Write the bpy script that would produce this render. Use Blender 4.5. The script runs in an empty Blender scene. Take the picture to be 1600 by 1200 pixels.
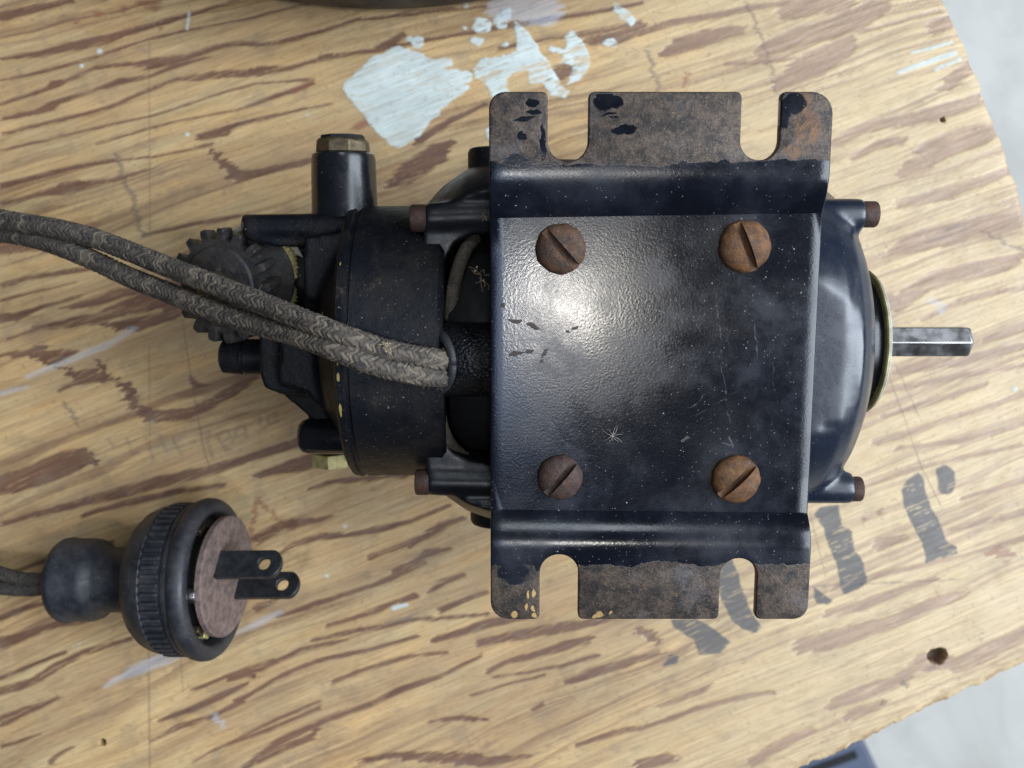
import bpy, bmesh, math, random
import numpy as np
from mathutils import Vector, Matrix
random.seed(7); rng = np.random.default_rng(7)
S = bpy.context.scene
COL = S.collection
R = math.radians
MM = 0.001
F, CH = 1500.0, 239.0            # focal length in photo pixels, camera height over the bench top in mm

# ------------------------------------------------------------------ camera, light, exposure
cam_d = bpy.data.cameras.new('camera'); cam = bpy.data.objects.new('camera', cam_d); COL.objects.link(cam)
cam.location = (0, 0, CH*MM); cam_d.sensor_width = 36; cam_d.lens = 36*F/1600
cam_d.clip_start = 0.01; cam_d.clip_end = 50
cam_d.dof.use_dof = True; cam_d.dof.focus_distance = 0.172; cam_d.dof.aperture_fstop = 26
S.camera = cam
S.view_settings.view_transform = 'Standard'; S.view_settings.look = 'None'
S.view_settings.exposure = -0.12; S.view_settings.gamma = 1
S.cycles.use_denoising = True
world = bpy.data.worlds.new('World'); S.world = world; world.use_nodes = True
world.node_tree.nodes['Background'].inputs[0].default_value = (0.85, 0.92, 1.0, 1)
world.node_tree.nodes['Background'].inputs[1].default_value = 0.05

def area(name, loc, target, size, power, color, size_y=None):
    l = bpy.data.lights.new(name, 'AREA'); o = bpy.data.objects.new(name, l); COL.objects.link(o)
    l.size = size; l.energy = power; l.color = color
    if size_y: l.shape = 'RECTANGLE'; l.size_y = size_y
    o.location = loc
    o.rotation_euler = (Vector(target)-Vector(loc)).to_track_quat('-Z', 'Y').to_euler()
    return o
area('doorway_light', (1.40, 0.0, 1.25), (0, 0, 0), 1.6, 84, (0.80, 0.89, 1.0), 1.5)
area('lamp_overhead', (0.084, -0.30, 1.45), (0, 0, 0), 0.11, 2.6, (1.0, 0.95, 0.86))
area('ceiling_panel', (-0.10, -0.36, 1.50), (0, 0, 0), 0.36, 1.9, (0.52, 0.68, 1.0))
area('lamp_far', (0.10, 0.88, 1.55), (0, 0, 0), 0.40, 4.2, (0.84, 0.92, 1.0))

# ------------------------------------------------------------------ helpers
def Wp(px, py, z=0.0):           # photo pixel -> world mm at height z
    d = CH - z
    return Vector(((px-800)/F*d, (600-py)/F*d, z))
MO = Vector((-4, 8.9, 38)); ROLL = R(8.9)
MROT = Matrix.Rotation(ROLL, 3, 'X'); MINV = MROT.transposed()
def Lp(px, py, zl):              # photo pixel -> motor-local mm on the local plane z = zl
    c = MINV @ (Vector((0, 0, CH)) - MO)
    d = MINV @ Vector(((px-800)/F, (600-py)/F, -1))
    t = (zl - c.z)/d.z
    return c + d*t
def w2l(p): return MINV @ (Vector(p) - MO)
def l2w(p): return MROT @ Vector(p) + MO

def newobj(name, verts, faces, mat=None, parent=None, smooth=40, scale=MM):
    me = bpy.data.meshes.new(name)
    me.from_pydata([(v[0]*scale, v[1]*scale, v[2]*scale) for v in verts], [], faces)
    return finish(name, me, mat, parent, smooth)
def finish(name, me, mat, parent, smooth=40):
    bm = bmesh.new(); bm.from_mesh(me); bmesh.ops.recalc_face_normals(bm, faces=bm.faces); bm.to_mesh(me); bm.free()
    me.update()
    if smooth:
        me.shade_smooth()
        if smooth < 180:
            try: me.set_sharp_from_angle(angle=R(smooth))
            except Exception: pass
    o = bpy.data.objects.new(name, me); COL.objects.link(o)
    if mat: me.materials.append(mat)
    if parent: o.parent = parent
    return o
class MB:                        # mesh builder in mm
    def __init__(s): s.v = []; s.f = []
    def add(s, vs, fs):
        b = len(s.v); s.v += [tuple(v) for v in vs]; s.f += [tuple(i+b for i in f) for f in fs]; return s
    def box(s, a, b):
        x0, y0, z0 = a; x1, y1, z1 = b
        return s.add([(x0,y0,z0),(x1,y0,z0),(x1,y1,z0),(x0,y1,z0),(x0,y0,z1),(x1,y0,z1),(x1,y1,z1),(x0,y1,z1)],
                     [(0,3,2,1),(4,5,6,7),(0,1,5,4),(1,2,6,5),(2,3,7,6),(3,0,4,7)])
    def lathe(s, prof, origin, axis, n=48, up=None, zmax=None):   # prof: (distance along axis, radius)
        a = Vector(axis).normalized(); o = Vector(origin)
        u = Vector(up) if up else (Vector((0,0,1)) if abs(a.z) < .9 else Vector((1,0,0)))
        u = (u - a*u.dot(a)).normalized(); w = a.cross(u)
        vs = []; 
        for (t, r) in prof:
            for i in range(n):
                th = 2*math.pi*i/n
                p = o + a*t + (u*math.cos(th) + w*math.sin(th))*r
                if zmax is not None and p.z > zmax: p.z = zmax
                vs.append(p)
        fs = []
        for j in range(len(prof)-1):
            for i in range(n):
                k = (i+1) % n
                fs.append((j*n+i, j*n+k, (j+1)*n+k, (j+1)*n+i))
        fs.append(tuple(range(n))[::-1]); fs.append(tuple(range((len(prof)-1)*n, len(prof)*n)))
        return s.add(vs, fs)
    def cyl(s, p, q, r, n=32, r2=None, rim=0.0, zmax=None):
        p = Vector(p); q = Vector(q); L = (q-p).length; r2 = r if r2 is None else r2
        prof = [(0, r-rim), (rim*.3, r-rim*.3), (rim, r), (L-rim, r2), (L-rim*.3, r2-rim*.3), (L, r2-rim)] if rim else [(0, r), (L, r2)]
        return s.lathe(prof, p, q-p, n, zmax=zmax)
    def prism(s, poly, z0, z1):  # poly: list of (x, y)
        n = len(poly)
        return s.add([(p[0], p[1], z0) for p in poly]+[(p[0], p[1], z1) for p in poly],
                     [tuple(range(n))[::-1], tuple(range(n, 2*n))]+[(i, (i+1)%n, (i+1)%n+n, i+n) for i in range(n)])
    def sector(s, prof, a0, a1, n):   # closed (x, r) profile swept round the motor axis, angle from +z towards +y
        m = len(prof); vs = []
        for i in range(n+1):
            a = R(a0 + (a1-a0)*i/n)
            for (x, r) in prof: vs.append((x, r*math.sin(a), r*math.cos(a)))
        fs = [(i*m+j, i*m+(j+1)%m, (i+1)*m+(j+1)%m, (i+1)*m+j) for i in range(n) for j in range(m)]
        fs += [tuple(range(m))[::-1], tuple(range(n*m, (n+1)*m))]
        return s.add(vs, fs)
    def build(s, name, mat, parent=None, smooth=40, scale=MM): return newobj(name, s.v, s.f, mat, parent, smooth, scale)

def bevel(o, w, seg=2, ang=35):
    m = o.modifiers.new('bevel', 'BEVEL'); m.width = w*MM; m.segments = seg; m.limit_method = 'ANGLE'; m.angle_limit = R(ang)
    m.harden_normals = False
    return o
def cast(o, voxel=0.45, it=6, fac=0.5):
    m = o.modifiers.new('remesh', 'REMESH'); m.mode = 'VOXEL'; m.voxel_size = voxel*MM; m.use_smooth_shade = True
    m = o.modifiers.new('smooth', 'SMOOTH'); m.factor = fac; m.iterations = it
    return o
def boolean_cut(o, cutter):
    m = o.modifiers.new('cut', 'BOOLEAN'); m.operation = 'DIFFERENCE'; m.object = cutter; m.solver = 'EXACT'
    dg = bpy.context.evaluated_depsgraph_get(); dg.update()
    me = bpy.data.meshes.new_from_object(o.evaluated_get(dg)); o.modifiers.clear(); o.data = me
    bpy.data.objects.remove(cutter, do_unlink=True)
    me.shade_smooth(); me.set_sharp_from_angle(angle=R(35))
    return o
def empty(name, loc=(0,0,0), rot=(0,0,0)):
    o = bpy.data.objects.new(name, None); COL.objects.link(o); o.empty_display_size = .01
    o.location = loc; o.rotation_euler = rot
    return o
def tag(o, label=None, cat=None, group=None, kind=None):
    if label: o['label'] = label
    if cat: o['category'] = cat
    if group: o['group'] = group
    if kind: o['kind'] = kind
    return o
def spline(pts, n):              # Catmull-Rom through mm points
    P = [Vector(p) for p in pts]; P = [P[0]*2-P[1]] + P + [P[-1]*2-P[-2]]
    out = []; segs = len(P)-3
    for i in range(n+1):
        t = i/n*segs; k = min(int(t), segs-1); u = t-k
        a, b, c, d = P[k:k+4]
        out.append(0.5*((2*b)+(c-a)*u+(2*a-5*b+4*c-d)*u*u+(3*b-a-3*c+d)*u**3))
    return out
def tube(pts, rad, n=12, radial=None, twist=0):
    vs = []; fs = []; up = Vector((0,0,1)); prev = None; dist = 0
    for i, p in enumerate(pts):
        t = (pts[min(i+1, len(pts)-1)] - pts[max(i-1, 0)]).normalized()
        u = (up if prev is None else prev); u = (u - t*u.dot(t)).normalized(); prev = u; w = t.cross(u)
        if i: dist += (p-pts[i-1]).length
        for k in range(n):
            a = 2*math.pi*k/n
            r = rad if not callable(rad) else rad(i/(len(pts)-1))
            if radial: r += radial(a+twist*dist, dist)
            vs.append(p + (u*math.cos(a)+w*math.sin(a))*r)
    m = len(pts)
    for i in range(m-1):
        for k in range(n): fs.append((i*n+k, i*n+(k+1)%n, (i+1)*n+(k+1)%n, (i+1)*n+k))
    fs.append(tuple(range(n))[::-1]); fs.append(tuple(range((m-1)*n, m*n)))
    return vs, fs

# ------------------------------------------------------------------ node material helpers
class Mat:
    def __init__(s, name):
        s.m = bpy.data.materials.new(name); s.m.use_nodes = True; s.t = s.m.node_tree
        s.b = s.t.nodes['Principled BSDF']; s.co = s.t.nodes.new('ShaderNodeTexCoord').outputs['Object']
    def n(s, typ, **kw):
        x = s.t.nodes.new('ShaderNode'+typ)
        for k, v in kw.items(): setattr(x, k, v)
        return x
    def link(s, a, b): s.t.links.new(a, b)
    def setin(s, sock, v):
        if isinstance(v, bpy.types.NodeSocket): s.link(v, sock)
        else: sock.default_value = v
    def math(s, op, a, b=0.0, c=None, clamp=False):
        x = s.n('Math', operation=op); x.use_clamp = clamp
        s.setin(x.inputs[0], a); s.setin(x.inputs[1], b)
        if c is not None: s.setin(x.inputs[2], c)
        return x.outputs[0]
    def noise(s, scale, detail=3, rough=.55, dist=0, vec=None):
        x = s.n('TexNoise'); x.inputs['Scale'].default_value = scale; x.inputs['Detail'].default_value = detail
        x.inputs['Roughness'].default_value = rough; x.inputs['Distortion'].default_value = dist
        s.link(vec or s.co, x.inputs['Vector']); return x.outputs['Fac']
    def voro(s, scale, vec=None, feature='F1'):
        x = s.n('TexVoronoi', feature=feature); x.inputs['Scale'].default_value = scale
        s.link(vec or s.co, x.inputs['Vector']); return x
    def ramp(s, v, a, b, lo=0.0, hi=1.0):
        x = s.n('MapRange', interpolation_type='SMOOTHSTEP'); s.setin(x.inputs[0], v)
        for i, q in enumerate((a, b, lo, hi)): x.inputs[i+1].default_value = q
        return x.outputs[0]
    def mix(s, f, a, b):
        x = s.n('Mix', data_type='RGBA'); s.setin(x.inputs[0], f)
        for i, q in ((6, a), (7, b)):
            if isinstance(q, tuple): x.inputs[i].default_value = (*q, 1) if len(q) == 3 else q
            else: s.link(q, x.inputs[i])
        return x.outputs[2]
    def bump(s, h, strength, dist, normal=None):
        x = s.n('Bump'); x.inputs['Strength'].default_value = strength; x.inputs['Distance'].default_value = dist*MM
        s.link(h, x.inputs['Height'])
        if normal: s.link(normal, x.inputs['Normal'])
        return x.outputs[0]
    def scaled(s, sx, sy, sz):
        x = s.n('Mapping'); x.inputs['Scale'].default_value = (sx, sy, sz); s.link(s.co, x.inputs[0]); return x.outputs[0]
    def blob(s, x, y, rx, ry, ang=0, warp=None, k=.25):   # ellipse mask in object xy, mm
        x_, y_ = s.xy(warp)
        c, sn = math.cos(ang), math.sin(ang)
        dx = s.math('SUBTRACT', x_, x*MM); dy = s.math('SUBTRACT', y_, y*MM)
        a = s.math('ADD', s.math('MULTIPLY', dx, c/(rx*MM)), s.math('MULTIPLY', dy, sn/(rx*MM)))
        b = s.math('ADD', s.math('MULTIPLY', dx, -sn/(ry*MM)), s.math('MULTIPLY', dy, c/(ry*MM)))
        q = s.math('ADD', s.math('MULTIPLY', a, a), s.math('MULTIPLY', b, b))
        return s.ramp(q, 1+k, 1-k)
    def xy(s, warp=None):
        key = 'w' if warp else 'n'
        if not hasattr(s, '_xy'): s._xy = {}
        if key not in s._xy:
            sp = s.n('SeparateXYZ'); s.link(warp or s.co, sp.inputs[0]); s._xy[key] = (sp.outputs[0], sp.outputs[1])
        return s._xy[key]
    def warped(s, scale, amt):
        x = s.n('TexNoise'); x.inputs['Scale'].default_value = scale; x.inputs['Detail'].default_value = 4
        s.link(s.co, x.inputs['Vector'])
        a = s.n('VectorMath', operation='SUBTRACT'); s.link(x.outputs['Color'], a.inputs[0]); a.inputs[1].default_value = (.5,.5,.5)
        b = s.n('VectorMath', operation='SCALE'); s.link(a.outputs[0], b.inputs[0]); b.inputs['Scale'].default_value = amt*MM
        c = s.n('VectorMath', operation='ADD'); s.link(s.co, c.inputs[0]); s.link(b.outputs[0], c.inputs[1]); return c.outputs[0]
    def out(s, color, rough, metal=0.0, normal=None, spec=None, coat=None):
        if isinstance(color, tuple): color = (*color, 1) if len(color) == 3 else color
        s.setin(s.b.inputs['Base Color'], color); s.setin(s.b.inputs['Roughness'], rough); s.setin(s.b.inputs['Metallic'], metal)
        if normal: s.link(normal, s.b.inputs['Normal'])
        if spec is not None: s.b.inputs['Specular IOR Level'].default_value = spec
        if coat: s.b.inputs['Coat Weight'].default_value = coat
        return s.m

def dust_mask(m, scale=700, size=.10, amount=.5):
    if not hasattr(m, '_dw'): m._dw = m.warped(3500, .35)
    v = m.voro(scale*1.35, m._dw); size *= .95; d = m.ramp(v.outputs['Distance'], size, size*.5)
    sp = m.n('SeparateColor'); m.link(v.outputs['Color'], sp.inputs[0])
    pick = m.math('GREATER_THAN', sp.outputs[0], 1-amount)
    return m.math('MULTIPLY', d, pick)
def black_enamel(name, rough=.22, peel=1300, peel_s=.25, dust=.25, film=.35, base=(.010,.011,.015)):
    m = Mat(name)
    cloud = m.ramp(m.noise(90, 5, .6, .3), .42, .72)
    fine = m.noise(2600, 3, .7)
    c = m.mix(m.math('MULTIPLY', cloud, film), base, (.055, .060, .075))
    d = m.math('ADD', dust_mask(m, 620, .13, dust*.5), dust_mask(m, 1500, .16, dust), clamp=True)
    c = m.mix(m.math('MULTIPLY', d, .8), c, (.38, .34, .30))
    r = m.math('ADD', rough, m.math('MULTIPLY', cloud, .20)); r = m.math('ADD', r, m.math('MULTIPLY', m.math('SUBTRACT', fine, .5), .2))
    r = m.math('MAXIMUM', r, m.math('MULTIPLY', d, .8))
    n = m.bump(m.noise(peel, 2, .5), peel_s, .10)
    n = m.bump(m.noise(180, 2, .5), .15, .4, n)
    return m.out(c, r, 0, n)
def grimy_black(name, rough=.42, crinkle=0.0):
    m = Mat(name)
    cl = m.ramp(m.noise(110, 5, .65, .5), .4, .7)
    c = m.mix(cl, (.004, .005, .008), (.012, .011, .011))
    gr = m.math('MULTIPLY', m.ramp(m.noise(420, 5, .75), .55, .75), cl)
    c = m.mix(m.math('MULTIPLY', gr, .6), c, (.09, .065, .042))
    d = m.math('ADD', dust_mask(m, 520, .12, .25), dust_mask(m, 1300, .15, .35), clamp=True)
    c = m.mix(m.math('MULTIPLY', d, .7), c, (.36, .31, .25))
    n = m.bump(m.noise(900, 5, .7), .8, .16)
    n = m.bump(m.noise(160, 3), .35, .5, n)
    if crinkle: n = m.bump(m.voro(1700).outputs['Distance'], crinkle, .25, n)
    return m.out(c, m.math('ADD', rough, m.math('MULTIPLY', cl, .2)), 0, n, .26)
def rust(name, a=(.050,.030,.023), b=(.125,.060,.028), metal=.25, rough=.55):
    m = Mat(name)
    info = m.n('ObjectInfo').outputs['Random']
    off = m.n('VectorMath', operation='ADD'); m.link(m.co, off.inputs[0])
    cb = m.n('CombineXYZ'); m.link(info, cb.inputs[0]); m.link(info, cb.inputs[1]); m.link(cb.outputs[0], off.inputs[1])
    v = off.outputs[0]
    k = m.ramp(m.noise(500, 6, .7, .4, v), .35, .68)
    c = m.mix(k, a, b)
    c = m.mix(m.math('MULTIPLY', m.ramp(m.noise(1500, 3, .7, 0, v), .6, .75), .6), c, (.20, .11, .05))
    c = m.mix(m.math('MULTIPLY', m.ramp(m.noise(350, 4, .6, 0, v), .60, .72), .5), c, (.16, .15, .15))
    n = m.bump(m.noise(1300, 6, .78, 0, v), .95, .22)
    return m.out(c, m.ramp(m.noise(700, 4, .6, 0, v), .3, .7, rough-.12, rough+.2), metal, n)
def plain(name, col, rough, metal=0.0, ns=800, bs=.3, bd=.08, var=.25):
    m = Mat(name)
    k = m.ramp(m.noise(ns*.4, 5, .65), .3, .7)
    c = m.mix(k, tuple(x*(1-var) for x in col), tuple(min(1, x*(1+var)) for x in col))
    return m.out(c, m.ramp(m.noise(ns*.7, 4), .3, .7, rough-.08, rough+.12), metal, m.bump(m.noise(ns, 4, .6), bs, bd))

M_enamel = black_enamel('black_gloss_enamel', .20, 900, .10, .12, .12, (.007,.008,.011))
M_bell = black_enamel('black_bell_enamel', .27, 900, .08, .12, .12, (.010,.015,.028)); M_bell.node_tree.nodes['Principled BSDF'].inputs['Specular IOR Level'].default_value = .8
M_arm = black_enamel('satin_black_paint', .36, 900, .25, .2, .1, (.007,.008,.011))
M_cast = grimy_black('grimy_black_casting')
M_crinkle = grimy_black('black_crinkle_paint', .30, .8)
M_dark = plain('dark_interior', (.006,.006,.007), .7)
M_rust = rust('rusty_screw_steel')
M_rust2 = rust('brown_bolt_steel', (.045,.028,.024), (.085,.042,.028))
M_rust3 = rust('bright_rust_screw_steel', (.085,.042,.020), (.190,.085,.030), .15, .6)
M_brass = plain('aged_brass', (.50,.44,.20), .5, .35, 900, .3, .06, .35)
M_zinc = plain('pale_zinc', (.58,.60,.56), .5, .4, 900, .3, .05)
M_steel = plain('worn_shaft_steel', (.44,.43,.43), .38, 1.0, 500, .25, .03, .14)
M_gear = rust('oiled_dark_gear_steel', (.028,.030,.034), (.062,.052,.044), .35, .45)
M_bronze = plain('dull_bronze', (.15,.12,.075), .45, .8, 1100, .5, .08, .4)
def plug_mat():
    m = Mat('dirty_black_rubber')
    k = m.ramp(m.noise(150, 5, .65), .38, .66); f_ = m.ramp(m.noise(1300, 4, .75), .54, .68)
    c = m.mix(k, (.014, .016, .022), (.034, .035, .040)); c = m.mix(m.math('MULTIPLY', f_, m.math('MULTIPLY', k, .55)), c, (.10, .075, .050))
    c = m.mix(m.math('MULTIPLY', dust_mask(m, 900, .16, .22), .6), c, (.28, .24, .19))
    n = m.bump(m.noise(1100, 5, .75), .6, .10); n = m.bump(m.noise(200, 3), .3, .4, n)
    return m.out(c, m.ramp(m.noise(300, 4), .3, .7, .40, .66), 0, n)
M_plug = plug_mat()
M_blade = plain('blackened_brass_blade', (.035,.038,.042), .38, .5, 900, .3, .05, .4)
M_fibre = plain('brown_fibre_board', (.150,.105,.090), .75, 0, 1500, .9, .12, .38)
M_lint = plain('tan_lint', (.42,.32,.20), .9)
M_spider = plain("pale_dried_spider", (.30,.26,.24), .7)
M_concrete = None

# ------------------------------------------------------------------ floor
def concrete():
    m = Mat('pale_concrete'); k = m.ramp(m.noise(3.2, 6, .6, 1.2), .35, .65)
    c = m.mix(k, (.43,.415,.375), (.57,.555,.51))
    c = m.mix(m.math('MULTIPLY', m.ramp(m.noise(14, 5, .6, 2), .5, .75), .35), c, (.36,.35,.33))
    return m.out(c, m.ramp(m.noise(5, 4), .3, .7, .35, .6), 0, m.bump(m.noise(60, 5), .2, 1.0))
M_concrete = concrete()
FZ = -620.0
fl = newobj('floor', [(-4000,-4000,FZ),(4000,-4000,FZ),(4000,4000,FZ),(-4000,4000,FZ)], [(0,1,2,3)], M_concrete, None, 0)
tag(fl, kind='structure')

# ------------------------------------------------------------------ bench top, painted per vertex in real millimetres
TAB = rng.random((256, 256))
def vn(x, y):
    xi = np.floor(x).astype(int); yi = np.floor(y).astype(int); fx = x-xi; fy = y-yi
    fx = fx*fx*(3-2*fx); fy = fy*fy*(3-2*fy)
    a = TAB[yi & 255, xi & 255]; b = TAB[yi & 255, (xi+1) & 255]; c = TAB[(yi+1) & 255, xi & 255]; d = TAB[(yi+1) & 255, (xi+1) & 255]
    return (a*(1-fx)+b*fx)*(1-fy)+(c*(1-fx)+d*fx)*fy
def fbm(x, y, o=4, g=.5):
    s = 0; a = 1; t = 0
    for i in range(o): s = s+a*vn(x*2**i+17.3*i, y*2**i+9.1*i); t += a; a *= g
    return s/t
def sst(x, a, b):
    t = np.clip((x-a)/(b-a), 0, 1); return t*t*(3-2*t)

CX, CY = 1827.0, 929.7
AX = np.array([-340.0, 162.0]); AX /= np.hypot(*AX); BX = np.array([-125.0, -330.0]); BX /= np.hypot(*BX)
STEP = 2.1
sa = np.concatenate([np.arange(0, 2090, STEP), np.arange(2100, 2700, 20.)])
tb = np.concatenate([np.arange(0, 1900, STEP), np.arange(1910, 2500, 20.)])
SA, TB = np.meshgrid(sa, tb, indexing='ij')
X = CX + SA*AX[0] + TB*BX[0]; Y = CY + SA*AX[1] + TB*BX[1]
# gently bowed right edge and splintered lower edge
bow = 6*np.sin(np.clip((TB-620)/420, 0, 1)*math.pi)
X = X + np.where(SA < 200, bow*(1-SA/200), 0)
edge = np.exp(-SA/8)*(fbm(TB/26, SA*0+3, 4)-.5)*9
X -= edge*AX[0]*-1; Y -= edge*AX[1]*-1
edge = np.exp(-TB/8)*(fbm(SA/22, TB*0+8, 5, .6)-.5)*16
X += edge*BX[0]; Y += edge*BX[1]
ANG = R(21)
# along / across grain coordinates (grain climbs to the right)
ang = np.radians(np.clip(14 + 10*Y/1200 + 3*(X/1600), 8, 30))
cc = Y + (X-800)*np.tan(ang)
al = X*math.cos(ANG) - Y*math.sin(ANG)
wv = (fbm(al/260, cc/120, 3)-.5)*34
cg = cc + wv
# ragged warp used by every stroke
wx = (fbm(al/40, cg/3.6, 3, .6)-.5)*38 + (fbm(al/90+5, cg/9, 2)-.5)*16
wy = (fbm(al/18+40, cg/5+7, 3)-.5)*6
XW = X + wx*math.cos(ANG); YW = Y - wx*math.sin(ANG) + wy
def stroke(pts, out, soft=3.0, gain=1.0, warp=True, mode='max'):
    P = np.array(pts, float)
    x0, x1 = P[:,0].min()-60, P[:,0].max()+60; y0, y1 = P[:,1].min()-60, P[:,1].max()+60
    det = AX[0]*BX[1]-AX[1]*BX[0]; ss = []; tt = []
    for x in (x0, x1):
        for y in (y0, y1):
            dx, dy = x-CX, y-CY
            ss.append((dx*BX[1]-dy*BX[0])/det); tt.append((AX[0]*dy-AX[1]*dx)/det)
    i0 = max(0, np.searchsorted(sa, min(ss))); i1 = np.searchsorted(sa, max(ss))+1
    j0 = max(0, np.searchsorted(tb, min(tt))); j1 = np.searchsorted(tb, max(tt))+1
    if i1 <= i0+1 or j1 <= j0+1: return
    sl = (slice(i0, i1), slice(j0, j1))
    kk = (0.25+.6*min(1, P[:, 2].max()/11)) if warp else 0
    x = X[sl]+(XW-X)[sl]*kk; y = Y[sl]+(YW-Y)[sl]*kk
    best = np.full(x.shape, -99.0)
    if len(P) == 1: P = np.vstack([P, P+[[.5, 0, 0]]])
    for (ax, ay, aw), (bx, by, bw) in zip(P[:-1], P[1:]):
        dx, dy = bx-ax, by-ay; t = np.clip(((x-ax)*dx+(y-ay)*dy)/(dx*dx+dy*dy+1e-9), 0, 1)
        d = np.hypot(x-ax-t*dx, y-ay-t*dy); best = np.maximum(best, aw+(bw-aw)*t-d)
    m = sst(best, -soft*.5, soft*.5)*gain
    out[sl] = np.maximum(out[sl], m)
def inpoly(poly, out, soft_noise=3.0, gain=1.0):
    P = np.array(poly, float)
    nx = X + (fbm(X/9, Y/9, 3)-.5)*soft_noise*2; ny = Y + (fbm(X/9+30, Y/9, 3)-.5)*soft_noise*2
    bb = (X > P[:,0].min()-12) & (X < P[:,0].max()+12) & (Y > P[:,1].min()-12) & (Y < P[:,1].max()+12)
    x = nx[bb]; y = ny[bb]; ins = np.zeros(x.shape, bool); n = len(P)
    dmin = np.full(x.shape, 1e9)
    for i in range(n):
        ax, ay = P[i]; bx, by = P[(i+1) % n]
        c = ((ay > y) != (by > y)) & (x < (bx-ax)*(y-ay)/(by-ay+1e-12)+ax); ins ^= c
        dx, dy = bx-ax, by-ay; t = np.clip(((x-ax)*dx+(y-ay)*dy)/(dx*dx+dy*dy+1e-9), 0, 1)
        dmin = np.minimum(dmin, np.hypot(x-ax-t*dx, y-ay-t*dy))
    sd = np.where(ins, dmin, -dmin); out[bb] = np.maximum(out[bb], sst(sd, -1.5, 1.5)*gain)

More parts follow.
